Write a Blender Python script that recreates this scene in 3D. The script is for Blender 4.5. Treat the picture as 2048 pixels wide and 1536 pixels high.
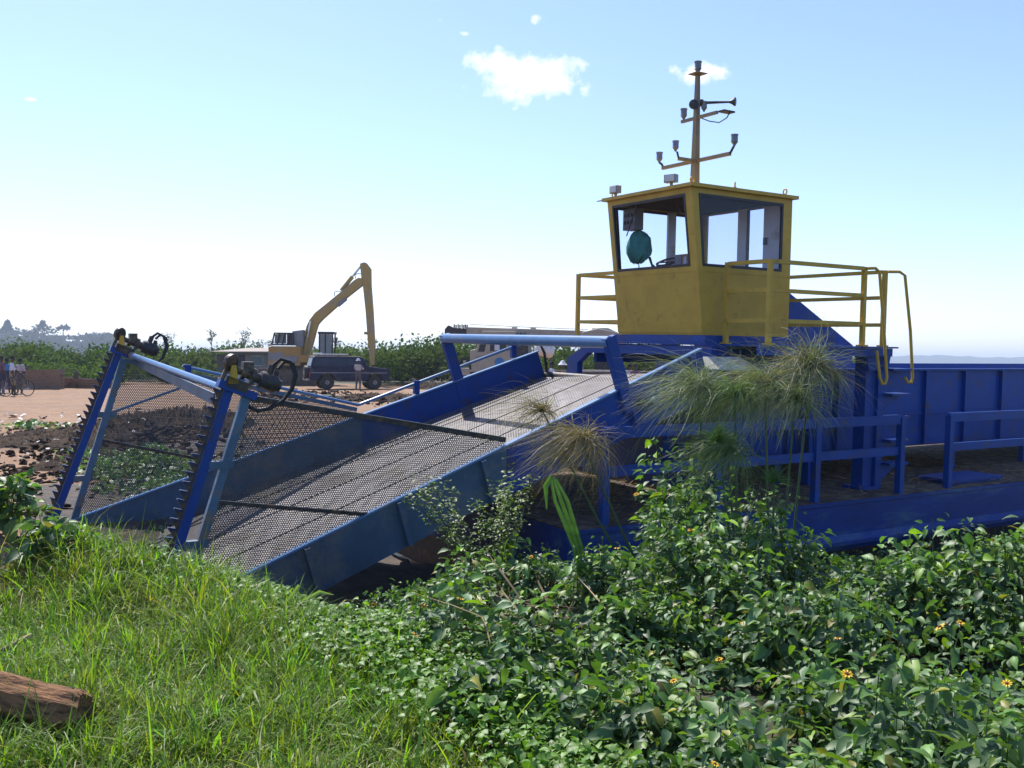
import bpy, math, random
import numpy as np
from mathutils import Matrix, Vector, Euler

for o in list(bpy.data.objects):
    bpy.data.objects.remove(o)
sc = bpy.context.scene
COL = sc.collection
rng = np.random.default_rng(7)
random.seed(7)
R_ = math.radians

# ------------------------------------------------------------------ camera
CAMZ = 2.85
RIGHT = Vector((0.852017, -0.523399, 0.010955))
DOWN = Vector((-0.004004, -0.027440, -0.999615))
FWD = Vector((0.523498, 0.851646, -0.025475))
cd = bpy.data.cameras.new('camera')
cam = bpy.data.objects.new('camera', cd)
COL.objects.link(cam)
mw = Matrix.Identity(4)
for i in range(3):
    mw[i][0] = RIGHT[i]; mw[i][1] = -DOWN[i]; mw[i][2] = -FWD[i]
mw[2][3] = CAMZ
cam.matrix_world = mw
cd.sensor_width = 36
cd.lens = 1907.0 / 2048 * 36
cd.clip_start = 0.05
cd.clip_end = 20000
sc.camera = cam

# ------------------------------------------------------------------ light
SUN_AZ, SUN_EL = 86.0, 53.0          # azimuth measured from +X towards +Y
sl = bpy.data.lights.new('sun', 'SUN')
sl.energy = 5.0
sl.angle = R_(0.53)
sl.color = (1.0, 0.95, 0.87)
so = bpy.data.objects.new('sun', sl)
COL.objects.link(so)
sd = Vector((math.cos(R_(SUN_AZ)) * math.cos(R_(SUN_EL)), math.sin(R_(SUN_AZ)) * math.cos(R_(SUN_EL)), math.sin(R_(SUN_EL))))
so.rotation_euler = sd.to_track_quat('Z', 'Y').to_euler()
so.location = (0, 0, 60)

sc.view_settings.view_transform = 'Standard'
sc.view_settings.look = 'None'
sc.view_settings.gamma = 1
sc.view_settings.use_curve_mapping = False
sc.view_settings.exposure = 0.5
sc.render.engine = 'CYCLES'
sc.cycles.use_denoising = True
sc.cycles.max_bounces = 8
sc.cycles.transparent_max_bounces = 16
sc.cycles.volume_bounces = 0
sc.cycles.caustics_reflective = False
sc.cycles.caustics_refractive = False

# world: physical sky and a few fair-weather clouds
w = bpy.data.worlds.new('World')
sc.world = w
w.use_nodes = True
w.cycles.sampling_method = 'MANUAL'
w.cycles.sample_map_resolution = 256
nt = w.node_tree
for n in list(nt.nodes):
    nt.nodes.remove(n)
def N(t, **k):
    n = nt.nodes.new(t)
    for a, b in k.items():
        setattr(n, a, b)
    return n
def mth(op, a, b=None, c=None, clamp=False):
    n = N('ShaderNodeMath', operation=op, use_clamp=clamp)
    for i, v in enumerate((a, b, c)):
        if v is None:
            continue
        if isinstance(v, (int, float)):
            n.inputs[i].default_value = v
        else:
            nt.links.new(v, n.inputs[i])
    return n.outputs[0]
def dotv(vec, c):
    n = N('ShaderNodeVectorMath', operation='DOT_PRODUCT')
    nt.links.new(vec, n.inputs[0])
    n.inputs[1].default_value = c
    return n.outputs['Value']
sky = N('ShaderNodeTexSky', sky_type='NISHITA')
sky.sun_disc = False
sky.sun_elevation = R_(SUN_EL)
sky.sun_rotation = R_(90 - SUN_AZ)
sky.altitude = 1100
sky.air_density = 1.15
sky.dust_density = 0.8
sky.ozone_density = 4.5
tc = N('ShaderNodeTexCoord')
dirv = tc.outputs['Generated']
nz = N('ShaderNodeTexNoise')
nz.inputs['Scale'].default_value = 38
nz.inputs['Detail'].default_value = 5
nz.inputs['Roughness'].default_value = 0.62
nt.links.new(dirv, nz.inputs['Vector'])
nsum = mth('MULTIPLY', mth('SUBTRACT', nz.outputs['Fac'], 0.5), 2.3)
def pixdir(u, v):
    return (RIGHT * ((u - 1024) / 1907.0) + DOWN * ((v - 768) / 1907.0) + FWD).normalized()
# (direction, angular half-width, half-height, strength)
clouds = []
for u, v, hw, hh, st in ((1050, 150, 108, 50, 1.0), (985, 125, 48, 32, 1.0), (1100, 165, 52, 36, 1.0), (1398, 148, 58, 26, .9), (930, 68, 26, 10, .55), (882, 42, 34, 16, .12), (1072, 36, 30, 20, .10), (68, 199, 26, 9, .25)):
    clouds.append((pixdir(u, v), hw / 1907.0, hh / 1907.0, st))
cr = random.Random(3)
for k in range(6):                         # the same scattered little clouds all round the sky
    az = R_(58 + 50 + cr.random() * 260)
    el = R_(14 + cr.random() * 40)
    s = 0.02 + cr.random() * 0.05
    clouds.append((Vector((math.cos(az) * math.cos(el), math.sin(az) * math.cos(el), math.sin(el))), s, s * 0.45, 0.6 + cr.random() * .4))
mask = None
for d, hw, hh, st in clouds:
    r = d.cross(Vector((0, 0, 1))).normalized()
    u = r.cross(d).normalized()
    mp = N('ShaderNodeMapping', vector_type='TEXTURE')
    mp.inputs['Location'].default_value = d
    mp.inputs['Rotation'].default_value = Matrix((r, u, -d)).transposed().to_euler()
    mp.inputs['Scale'].default_value = (hw, hh, 1)
    nt.links.new(dirv, mp.inputs['Vector'])
    ln = N('ShaderNodeVectorMath', operation='LENGTH')
    nt.links.new(mp.outputs[0], ln.inputs[0])
    m = mth('SUBTRACT', st, ln.outputs['Value'])
    mask = m if mask is None else mth('MAXIMUM', mask, m)
mask = mth('MULTIPLY', mth('ADD', mask, nsum), 1.25, clamp=True)
mix = N('ShaderNodeMixRGB')
nt.links.new(mask, mix.inputs[0])
nt.links.new(sky.outputs[0], mix.inputs[1])
mix.inputs[2].default_value = (7.4, 7.5, 7.7, 1)
bg = N('ShaderNodeBackground')
bg.inputs['Strength'].default_value = 0.15
wb = N('ShaderNodeMixRGB', blend_type='MULTIPLY')
wb.inputs[0].default_value = 1
wb.inputs[2].default_value = (1.02, .955, 1.05, 1)
nt.links.new(mix.outputs[0], wb.inputs[1])
nt.links.new(wb.outputs[0], bg.inputs['Color'])
wo = N('ShaderNodeOutputWorld')
nt.links.new(bg.outputs[0], wo.inputs['Surface'])

# ------------------------------------------------------------------ materials
MATS = {}
def mat(name, col, rough=0.6, metal=0.0, var=0.18, scale=4.0, dirt=None, dirt_amt=0.0, dirt_scale=2.0, bump=0.0, bscale=30.0, spec=0.5, stretch=None, tint=False, transl=0.0, coat=0.0, rust=0.0):
    m = bpy.data.materials.new(name)
    m.use_nodes = True
    t = m.node_tree
    b = t.nodes['Principled BSDF']
    b.inputs['Roughness'].default_value = rough
    b.inputs['Metallic'].default_value = metal
    b.inputs['Specular IOR Level'].default_value = spec
    if coat:
        b.inputs['Coat Weight'].default_value = coat
        b.inputs['Coat Roughness'].default_value = 0.15
    tcn = t.nodes.new('ShaderNodeTexCoord')
    vec = tcn.outputs['Object']
    if stretch:
        mp = t.nodes.new('ShaderNodeMapping')
        mp.inputs['Scale'].default_value = stretch
        t.links.new(vec, mp.inputs['Vector'])
        vec = mp.outputs[0]
    n1 = t.nodes.new('ShaderNodeTexNoise')
    n1.inputs['Scale'].default_value = scale
    n1.inputs['Detail'].default_value = 6
    n1.inputs['Roughness'].default_value = 0.65
    t.links.new(vec, n1.inputs['Vector'])
    mr = t.nodes.new('ShaderNodeMapRange')
    mr.inputs['From Min'].default_value = 0.3
    mr.inputs['From Max'].default_value = 0.7
    mr.inputs['To Min'].default_value = 1 - var
    mr.inputs['To Max'].default_value = 1 + var
    t.links.new(n1.outputs['Fac'], mr.inputs['Value'])
    mu = t.nodes.new('ShaderNodeMixRGB')
    mu.blend_type = 'MULTIPLY'
    mu.inputs[0].default_value = 1
    mu.inputs[1].default_value = (*col, 1)
    t.links.new(mr.outputs[0], mu.inputs[2])
    out = mu.outputs[0]
    if tint:
        at = t.nodes.new('ShaderNodeAttribute')
        at.attribute_name = 'tint'
        m2 = t.nodes.new('ShaderNodeMixRGB')
        m2.blend_type = 'MULTIPLY'
        m2.inputs[0].default_value = 1
        t.links.new(out, m2.inputs[1])
        t.links.new(at.outputs['Color'], m2.inputs[2])
        out = m2.outputs[0]
    if dirt is not None:
        n2 = t.nodes.new('ShaderNodeTexNoise')
        n2.inputs['Scale'].default_value = dirt_scale
        n2.inputs['Detail'].default_value = 8
        n2.inputs['Roughness'].default_value = 0.7
        t.links.new(vec, n2.inputs['Vector'])
        rp = t.nodes.new('ShaderNodeMapRange')
        rp.inputs['From Min'].default_value = 0.62 - dirt_amt * 0.3
        rp.inputs['From Max'].default_value = 0.70 - dirt_amt * 0.15
        t.links.new(n2.outputs['Fac'], rp.inputs['Value'])
        m3 = t.nodes.new('ShaderNodeMixRGB')
        m3.inputs[2].default_value = (*dirt, 1)
        t.links.new(out, m3.inputs[1])
        t.links.new(rp.outputs[0], m3.inputs[0])
        out = m3.outputs[0]
    if rust:
        mp2 = t.nodes.new('ShaderNodeMapping')
        mp2.inputs['Scale'].default_value = (7, 7, .7)
        t.links.new(tcn.outputs['Object'], mp2.inputs['Vector'])
        n4 = t.nodes.new('ShaderNodeTexNoise')
        n4.inputs['Scale'].default_value = 1.0
        n4.inputs['Detail'].default_value = 7
        n4.inputs['Roughness'].default_value = 0.7
        t.links.new(mp2.outputs[0], n4.inputs['Vector'])
        rp2 = t.nodes.new('ShaderNodeMapRange')
        rp2.inputs['From Min'].default_value = 0.66 - rust * .15
        rp2.inputs['From Max'].default_value = 0.78 - rust * .1
        rp2.inputs['To Max'].default_value = .8
        t.links.new(n4.outputs['Fac'], rp2.inputs['Value'])
        m4 = t.nodes.new('ShaderNodeMixRGB')
        m4.inputs[2].default_value = (.075, .04, .025, 1)
        t.links.new(out, m4.inputs[1])
        t.links.new(rp2.outputs[0], m4.inputs[0])
        out = m4.outputs[0]
    t.links.new(out, b.inputs['Base Color'])
    if bump:
        n3 = t.nodes.new('ShaderNodeTexNoise')
        n3.inputs['Scale'].default_value = bscale
        n3.inputs['Detail'].default_value = 5
        t.links.new(vec, n3.inputs['Vector'])
        bp = t.nodes.new('ShaderNodeBump')
        bp.inputs['Strength'].default_value = bump
        bp.inputs['Distance'].default_value = 0.02
        t.links.new(n3.outputs['Fac'], bp.inputs['Height'])
        t.links.new(bp.outputs[0], b.inputs['Normal'])
    if transl:
        tr = t.nodes.new('ShaderNodeBsdfTranslucent')
        hs = t.nodes.new('ShaderNodeMixRGB')
        hs.blend_type = 'MULTIPLY'
        hs.inputs[0].default_value = 1
        hs.inputs[2].default_value = (1.5, 1.6, 0.55, 1)
        t.links.new(out, hs.inputs[1])
        t.links.new(hs.outputs[0], tr.inputs['Color'])
        ms = t.nodes.new('ShaderNodeMixShader')
        ms.inputs[0].default_value = transl
        t.links.new(b.outputs[0], ms.inputs[1])
        t.links.new(tr.outputs[0], ms.inputs[2])
        t.links.new(ms.outputs[0], t.nodes['Material Output'].inputs['Surface'])
    MATS[name] = m
    return m

mat('blue_paint', (0.006, 0.052, 0.265), 0.45, rust=.35, spec=.3, var=.16, scale=2.5, dirt=(.05, .05, .09), dirt_amt=.25, dirt_scale=3, bump=.05, bscale=9)
mat('hull_blue', (0.005, 0.038, 0.21), 0.5, rust=.5, spec=.3, var=.25, scale=1.6, dirt=(.05, .11, .22), dirt_amt=.35, dirt_scale=1.7, bump=.05, bscale=7, stretch=(.5, 1, 2.2))
mat('worn_blue', (0.052, 0.105, 0.175), 0.55, rust=.5, var=.28, scale=2.2, dirt=(.13, .15, .16), dirt_amt=.45, dirt_scale=2.4, bump=.08, bscale=14)
mat('frame_blue', (0.055, 0.12, 0.20), 0.45, var=.25, scale=5, dirt=(.15, .14, .12), dirt_amt=.35, dirt_scale=6)
mat('pipe_blue', (0.09, 0.20, 0.38), 0.3, var=.15, scale=6, dirt=(.20, .22, .26), dirt_amt=.2, dirt_scale=5)
mat('yellow_paint', (0.55, 0.345, 0.05), 0.5, rust=.15, spec=.3, var=.14, scale=3, dirt=(.33, .22, .05), dirt_amt=.12, dirt_scale=5, bump=.04, bscale=12)
mat('belt_steel', (0.15, 0.135, 0.14), 0.6, metal=.15, var=.3, scale=3, dirt=(.10, .08, .065), dirt_amt=.4, dirt_scale=2)
mat('screen_steel', (0.055, 0.065, 0.08), 0.6, metal=.2, var=.3, scale=6, dirt=(.13, .10, .07), dirt_amt=.5, dirt_scale=4)
mat('bare_steel', (0.36, 0.35, 0.33), 0.4, metal=.6, var=.2, scale=8, dirt=(.18, .11, .06), dirt_amt=.3, dirt_scale=6)
mat('dark_steel', (0.035, 0.036, 0.042), 0.5, metal=.3, var=.35, scale=9, dirt=(.12, .075, .04), dirt_amt=.4, dirt_scale=8)
mat('grease_steel', (0.07, 0.06, 0.055), 0.45, metal=.4, var=.4, scale=14, dirt=(.20, .13, .07), dirt_amt=.45, dirt_scale=12, bump=.2, bscale=40)
mat('rubber', (0.018, 0.018, 0.02), 0.6, var=.2)
mat('board_grey', (0.46, 0.44, 0.37), 0.7, var=.12, scale=6, dirt=(.3, .27, .2), dirt_amt=.2, dirt_scale=5)
mat('white_paint', (0.72, 0.72, 0.72), 0.5, var=.08, dirt=(.45, .4, .33), dirt_amt=.2)
mat('grey_paint', (0.20, 0.21, 0.23), 0.5, var=.12)
mat('lamp_grey', (0.20, 0.21, 0.24), 0.4, var=.2)
mat('lens', (0.62, 0.60, 0.58), 0.2, var=.05)
mat('black_trim', (0.02, 0.021, 0.03), 0.5, var=.2)
mat('deck_rust', (0.075, 0.05, 0.036), 0.85, var=.5, scale=3, dirt=(.20, .14, .08), dirt_amt=.45, dirt_scale=6, bump=.4, bscale=20)
mat('teal_cloth', (0.015, 0.24, 0.21), 0.8, var=.25, scale=12)
mat('lining_brown', (0.035, 0.024, 0.018), 1.0, spec=0.0, var=.3)
mat('mast_paint', (0.27, 0.20, 0.105), 0.6, var=.2, scale=5, dirt=(.2, .16, .1), dirt_amt=.3, dirt_scale=6)
mat('tooth_blue', (0.006, 0.022, 0.10), 0.5, var=.3, scale=9, dirt=(.05, .04, .035), dirt_amt=.4, dirt_scale=9)
mat('cardboard', (0.35, 0.22, 0.13), 0.85, var=.15)
mat('excavator_yellow', (0.36, 0.21, 0.045), 0.5, var=.2, scale=1.2, dirt=(.30, .22, .12), dirt_amt=.45, dirt_scale=1.2)
mat('boom_yellow', (0.42, 0.29, 0.07), 0.5, var=.2, scale=1, dirt=(.30, .24, .16), dirt_amt=.5, dirt_scale=1)
mat('mud_track', (0.10, 0.075, 0.06), 0.9, var=.4, scale=3, bump=.5, bscale=8)
mat('car_blue', (0.011, 0.016, 0.05), 0.5, var=.1, spec=.3, dirt=(.10, .08, .07), dirt_amt=.1)
mat('car_stripe', (0.30, 0.32, 0.36), 0.4)
mat('car_glass', (0.02, 0.026, 0.045), 0.2, var=.3, scale=1.5, spec=.4)
mat('pale_glass', (0.19, 0.23, 0.25), 0.25, var=.1)
mat('chrome', (0.7, 0.7, 0.7), 0.25, metal=.9, var=.1)
mat('rim_grey', (0.42, 0.41, 0.40), 0.4, metal=.5, var=.15)
mat('red_lens', (0.45, 0.02, 0.02), 0.3)
mat('crane_cream', (0.40, 0.34, 0.26), 0.5, var=.12, dirt=(.3, .24, .17), dirt_amt=.3)
mat('shed_wall', (0.36, 0.28, 0.23), 0.8, var=.15, scale=2, dirt=(.2, .16, .13), dirt_amt=.3)
mat('roof_tin', (0.34, 0.29, 0.25), 0.8, metal=.0, var=.15, scale=1, dirt=(.3, .2, .14), dirt_amt=.4, dirt_scale=1)
mat('boat_wood', (0.25, 0.165, 0.115), 0.8, var=.35, scale=2, stretch=(1, 1, 6), dirt=(.08, .055, .04), dirt_amt=.4)
mat('skin', (0.07, 0.036, 0.022), 0.55, var=.1)
mat('cloth_white', (0.62, 0.62, 0.66), 0.85, var=.1)
mat('cloth_pale', (0.45, 0.40, 0.40), 0.85, var=.1)
mat('cloth_navy', (0.03, 0.035, 0.075), 0.85, var=.2)
mat('cloth_khaki', (0.30, 0.23, 0.14), 0.85, var=.15)
mat('cloth_purple', (0.16, 0.08, 0.12), 0.85, var=.5, scale=14)
mat('cloth_grey', (0.10, 0.09, 0.10), 0.85, var=.15)
mat('cloth_blue', (0.05, 0.20, 0.45), 0.8, var=.15)
mat('hair', (0.012, 0.01, 0.009), 0.8, var=.1)
mat('log_wood', (0.24, 0.125, 0.062), 0.9, var=.5, scale=3, spec=.2, stretch=(1.2, 7, 7), dirt=(.06, .035, .022), dirt_amt=.5, dirt_scale=5, bump=.7, bscale=16)
mat('stick_wood', (0.38, 0.26, 0.15), 0.85, var=.3, scale=9, bump=.3)
mat('bark', (0.10, 0.085, 0.07), 0.9, var=.3, scale=5, bump=.3)
mat('leaf_shrub', (0.072, 0.138, 0.050), 0.50, var=.2, scale=25, tint=True, transl=.30, spec=.5)
mat('leaf_small', (0.085, 0.135, 0.030), 0.5, var=.2, scale=25, tint=True, transl=.35)
mat('grass_blade', (0.125, 0.235, 0.022), 0.5, var=.2, scale=20, tint=True, transl=.5, spec=.45)
mat('thicket_leaf', (0.064, 0.104, 0.027), 0.9, spec=.08, var=.3, scale=.25, tint=True, transl=.25)
mat('far_leaf', (0.03, 0.05, 0.03), 1.0, spec=.0, var=.3, scale=.05, tint=True, transl=.15)
mat('papyrus_ray', (0.20, 0.21, 0.135), 0.5, var=.25, scale=6, tint=True, transl=.3)
mat('papyrus_stem', (0.045, 0.085, 0.03), 0.45, var=.25)
mat('flower_yellow', (0.85, 0.50, 0.01), 0.6, var=.1)
mat('flower_core', (0.12, 0.05, 0.01), 0.8)
mat('mud', (0.045, 0.032, 0.024), 0.95, spec=.15, var=.5, scale=4, dirt=(.12, .075, .045), dirt_amt=.3, bump=.8, bscale=12)
mat('straw', (0.24, 0.165, 0.085), 0.8, var=.3, tint=True)
mat('litter_white', (0.7, 0.7, 0.72), 0.6, var=.1, tint=True)
mat('house_white', (0.7, 0.68, 0.64), 0.7)

def glass_mat(name, tintc, fac):
    m = bpy.data.materials.new(name)
    m.use_nodes = True
    t = m.node_tree
    t.nodes.remove(t.nodes['Principled BSDF'])
    tr = t.nodes.new('ShaderNodeBsdfTransparent')
    tr.inputs['Color'].default_value = (*tintc, 1)
    gl = t.nodes.new('ShaderNodeBsdfGlossy')
    gl.inputs['Roughness'].default_value = 0.04
    gl.inputs['Color'].default_value = (0.8, 0.85, 0.95, 1)
    ms = t.nodes.new('ShaderNodeMixShader')
    ms.inputs[0].default_value = fac
    t.links.new(tr.outputs[0], ms.inputs[1])
    t.links.new(gl.outputs[0], ms.inputs[2])
    t.links.new(ms.outputs[0], t.nodes['Material Output'].inputs['Surface'])
    MATS[name] = m
glass_mat('clear_pane', (.88, .90, .96), 0.02)
glass_mat('smoked_pane', (.76, .76, .88), 0.035)

# ------------------------------------------------------------------ mesh helpers
def vz(v): return np.array(v, float)
def nrm(v):
    v = np.array(v, float)
    return v / max(np.linalg.norm(v), 1e-9)
class MB:
    def __init__(s, m='blue_paint'):
        s.v = []; s.f = []; s.mi = []; s.mats = []; s.use(m)
    def use(s, m):
        if m not in s.mats:
            s.mats.append(m)
        s.cur = s.mats.index(m)
        return s
    def add(s, v, f):
        b = len(s.v)
        s.v += [tuple(float(c) for c in p) for p in v]
        s.f += [tuple(b + i for i in q) for q in f]
        s.mi += [s.cur] * len(f)
        return s
    def box(s, lo, hi, rz=0.0, piv=None):
        x0, y0, z0 = lo; x1, y1, z1 = hi
        p = [(x0, y0, z0), (x1, y0, z0), (x1, y1, z0), (x0, y1, z0), (x0, y0, z1), (x1, y0, z1), (x1, y1, z1), (x0, y1, z1)]
        if rz:
            c = piv or ((x0 + x1) / 2, (y0 + y1) / 2)
            p = [(c[0] + (a - c[0]) * math.cos(rz) - (b - c[1]) * math.sin(rz), c[1] + (a - c[0]) * math.sin(rz) + (b - c[1]) * math.cos(rz), z) for a, b, z in p]
        return s.add(p, [(3, 2, 1, 0), (4, 5, 6, 7), (0, 1, 5, 4), (1, 2, 6, 5), (2, 3, 7, 6), (3, 0, 4, 7)])
    def bar(s, a, b, w, h, up=(0, 0, 1), w2=None, h2=None):
        a = vz(a); b = vz(b); d = nrm(b - a)
        x = np.cross(d, nrm(up))
        if np.linalg.norm(x) < 1e-4:
            x = np.cross(d, (1, 0, 0))
        x = nrm(x); y = np.cross(x, d)
        w2 = w if w2 is None else w2; h2 = h if h2 is None else h2
        p = []
        for c, ww, hh in ((a, w, h), (b, w2, h2)):
            for i, j in ((-1, -1), (1, -1), (1, 1), (-1, 1)):
                p.append(c + x * i * ww / 2 + y * j * hh / 2)
        return s.add(p, [(0, 1, 2, 3), (7, 6, 5, 4), (0, 4, 5, 1), (1, 5, 6, 2), (2, 6, 7, 3), (3, 7, 4, 0)])
    def path(s, pts, r, n=8, cap=True, close=False):
        pts = [vz(p) for p in pts]
        rr = r if isinstance(r, (list, tuple)) else [r] * len(pts)
        k = len(pts)
        d0 = nrm(pts[1] - pts[0])
        u = np.cross(d0, (0, 0, 1))
        if np.linalg.norm(u) < 1e-3:
            u = np.cross(d0, (1, 0, 0))
        u = nrm(u)
        V = []
        for i in range(k):
            if close:
                d = nrm(pts[(i + 1) % k] - pts[i - 1])
            else:
                d = nrm(pts[min(i + 1, k - 1)] - pts[max(i - 1, 0)])
            u = nrm(u - d * np.dot(u, d)); w_ = np.cross(d, u)
            for j in range(n):
                a = 2 * math.pi * j / n
                V.append(pts[i] + (u * math.cos(a) + w_ * math.sin(a)) * rr[i])
        F = []
        for i in range(k if close else k - 1):
            i2 = (i + 1) % k
            for j in range(n):
                j2 = (j + 1) % n
                F.append((i * n + j, i2 * n + j, i2 * n + j2, i * n + j2)[::-1])
        if cap and not close:
            F.append(tuple(range(n))); F.append(tuple(range((k - 1) * n, k * n))[::-1])
        return s.add(V, F)
    def tube(s, a, b, r, n=10, r2=None):
        return s.path([a, b], [r, r if r2 is None else r2], n)
    def prism(s, poly, axis, a0, a1):
        """poly in the two other axes (in x,y,z order), pushed along axis from a0 to a1"""
        k = len(poly)
        def P(p, a):
            q = list(p); q.insert(axis, a); return q
        V = [P(p, a0) for p in poly] + [P(p, a1) for p in poly]
        F = [tuple(range(k))[::-1], tuple(range(k, 2 * k))] + [(i, (i + 1) % k, k + (i + 1) % k, k + i) for i in range(k)]
        return s.add(V, F)
    def lathe(s, prof, c, ax=(0, 0, 1), n=14):
        ax = nrm(ax); u = np.cross(ax, (0, 0, 1))
        if np.linalg.norm(u) < 1e-3:
            u = np.array([1., 0, 0])
        u = nrm(u); v = np.cross(ax, u); c = vz(c)
        V = []; F = []
        for r, z in prof:
            for j in range(n):
                a = 2 * math.pi * j / n
                V.append(c + ax * z + (u * math.cos(a) + v * math.sin(a)) * r)
        k = len(prof)
        for i in range(k - 1):
            for j in range(n):
                j2 = (j + 1) % n
                F.append((i * n + j, i * n + j2, (i + 1) * n + j2, (i + 1) * n + j))
        F.append(tuple(range(n))[::-1]); F.append(tuple(range((k - 1) * n, k * n)))
        return s.add(V, F)
    def quad(s, *p):
        return s.add(p, [tuple(range(len(p)))])
    def mesh(s, name, off=(0, 0, 0), smooth=False):
        me = bpy.data.meshes.new(name)
        o = off
        me.from_pydata([(a - o[0], b - o[1], c - o[2]) for a, b, c in s.v], [], s.f)
        for m in s.mats:
            me.materials.append(MATS[m])
        me.polygons.foreach_set('material_index', s.mi)
        if smooth:
            me.polygons.foreach_set('use_smooth', [True] * len(s.f))
            me.set_sharp_from_angle(angle=R_(40))
        me.update()
        return me
    def build(s, name, parent=None, off=None, smooth=False, bevel=0.0, flip=False):
        if off is None:
            off = OFF if parent is not None and parent.get('_off') else (0, 0, 0)
        me = s.mesh(name, off, smooth)
        import bmesh
        bm = bmesh.new(); bm.from_mesh(me)
        bmesh.ops.recalc_face_normals(bm, faces=bm.faces)
        bm.to_mesh(me); bm.free()
        ob = bpy.data.objects.new(name, me)
        COL.objects.link(ob)
        if parent is not None:
            ob.parent = parent
            if parent.get('_off'):
                ob['_off'] = 1
        if bevel:
            bv = ob.modifiers.new('bevel', 'BEVEL')
            bv.width = bevel; bv.segments = 2; bv.limit_method = 'ANGLE'
        return ob
OFF = (9.0, 10.2, -2.7)
def empty(name, loc=(0, 0, 0), rz=0.0, parent=None):
    o = bpy.data.objects.new(name, None)
    COL.objects.link(o)
    o.location = loc
    o.rotation_euler = (0, 0, rz)
    o.empty_display_size = 0.2
    if parent is not None:
        o.parent = parent
        if parent.get('_off'):
            o['_off'] = 1
    return o
def tag(o, label=None, cat=None, group=None, kind=None):
    if label: o['label'] = label
    if cat: o['category'] = cat
    if group: o['group'] = group
    if kind: o['kind'] = kind
    return o
def instance(me, name, parent, loc, rot=None):
    o = bpy.data.objects.new(name, me)
    COL.objects.link(o)
    o.parent = parent
    o.location = loc
    if rot is not None:
        o.rotation_euler = rot
    return o
def tri_mesh(name, V, F, mats, tint=None, midx=None, smooth=False, parent=None):
    """V (n,3), F (m,3|4) numpy arrays -> one mesh object"""
    me = bpy.data.meshes.new(name)
    k = F.shape[1]
    me.vertices.add(len(V)); me.vertices.foreach_set('co', np.ascontiguousarray(V, np.float32).ravel())
    me.loops.add(F.size); me.loops.foreach_set('vertex_index', np.ascontiguousarray(F, np.int32).ravel())
    me.polygons.add(len(F)); me.polygons.foreach_set('loop_start', np.arange(0, F.size, k, dtype=np.int32))
    for m in mats:
        me.materials.append(MATS[m])
    if midx is not None:
        me.polygons.foreach_set('material_index', np.ascontiguousarray(midx, np.int32))
    me.update(calc_edges=True)
    if smooth:
        me.polygons.foreach_set('use_smooth', np.ones(len(F), bool))
    if tint is not None:
        at = me.attributes.new('tint', 'FLOAT_COLOR', 'POINT')
        at.data.foreach_set('color', np.ascontiguousarray(np.c_[tint, np.ones(len(tint))], np.float32).ravel())
    ob = bpy.data.objects.new(name, me)
    COL.objects.link(ob)
    if parent is not None:
        ob.parent = parent
    return ob
def scatter_arrays(TV, TF, pos, Rm, scale, tint):
    """template (k,3),(m,f) at n poses -> V,F,tint"""
    n, k = len(pos), len(TV)
    sc_ = scale if scale.ndim == 2 else np.repeat(scale[:, None], 3, 1)
    P = TV[None] * sc_[:, None, :]
    V = np.einsum('nij,nkj->nki', Rm, P) + pos[:, None, :]
    F = TF[None] + (np.arange(n) * k)[:, None, None]
    return V.reshape(-1, 3), F.reshape(-1, TF.shape[1]), np.repeat(tint, k, 0)
def rot_mats(yaw, pitch, roll):
    """Rz(yaw) @ Ry(-pitch) @ Rx(roll); template points along +x"""
    cy, sy = np.cos(yaw), np.sin(yaw); cp, sp = np.cos(pitch), np.sin(pitch); cr_, sr = np.cos(roll), np.sin(roll)
    z = np.zeros_like(yaw); o = np.ones_like(yaw)
    Rz = np.stack([np.stack([cy, -sy, z], -1), np.stack([sy, cy, z], -1), np.stack([z, z, o], -1)], 1)
    Ry = np.stack([np.stack([cp, z, -sp], -1), np.stack([z, o, z], -1), np.stack([sp, z, cp], -1)], 1)
    Rx = np.stack([np.stack([o, z, z], -1), np.stack([z, cr_, -sr], -1), np.stack([z, sr, cr_], -1)], 1)
    return Rz @ Ry @ Rx
class Pile:
    def __init__(s): s.V = []; s.F = []; s.T = []; s.n = 0
    def put(s, V, F, T):
        s.V.append(V); s.F.append(F + s.n); s.T.append(T); s.n += len(V)
    def obj(s, name, mats, smooth=False, parent=None):
        return tri_mesh(name, np.concatenate(s.V), np.concatenate(s.F), mats, np.concatenate(s.T), smooth=smooth, parent=parent)
fr = np.array([RIGHT.x, RIGHT.y]); fr /= np.linalg.norm(fr)
ff = np.array([FWD.x, FWD.y]); ff /= np.linalg.norm(ff)
def st(s, t):
    """metres to the right of / ahead of the viewpoint's ground spot -> world x, y"""
    return s * fr[0] + t * ff[0], s * fr[1] + t * ff[1]
def smooth01(a, b, x):
    q = np.clip((x - a) / (b - a), 0, 1)
    return q * q * (3 - 2 * q)
_ph = rng.random((40, 3)) * 6.28
_dr = rng.normal(size=(40, 2))
def wob(x, y, f, seed=0):
    """cheap smooth noise, about -1..1"""
    r = 0
    for i in range(5):
        d = _dr[(seed * 5 + i) % 40]; p = _ph[(seed * 5 + i) % 40]
        g = f * (1 + .45 * i)
        r = r + np.sin(x * d[0] * g + y * d[1] * g + p[0]) * np.cos(y * d[0] * g * .8 - x * d[1] * g + p[1]) / (1 + .5 * i)
    return r / 2.2
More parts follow.
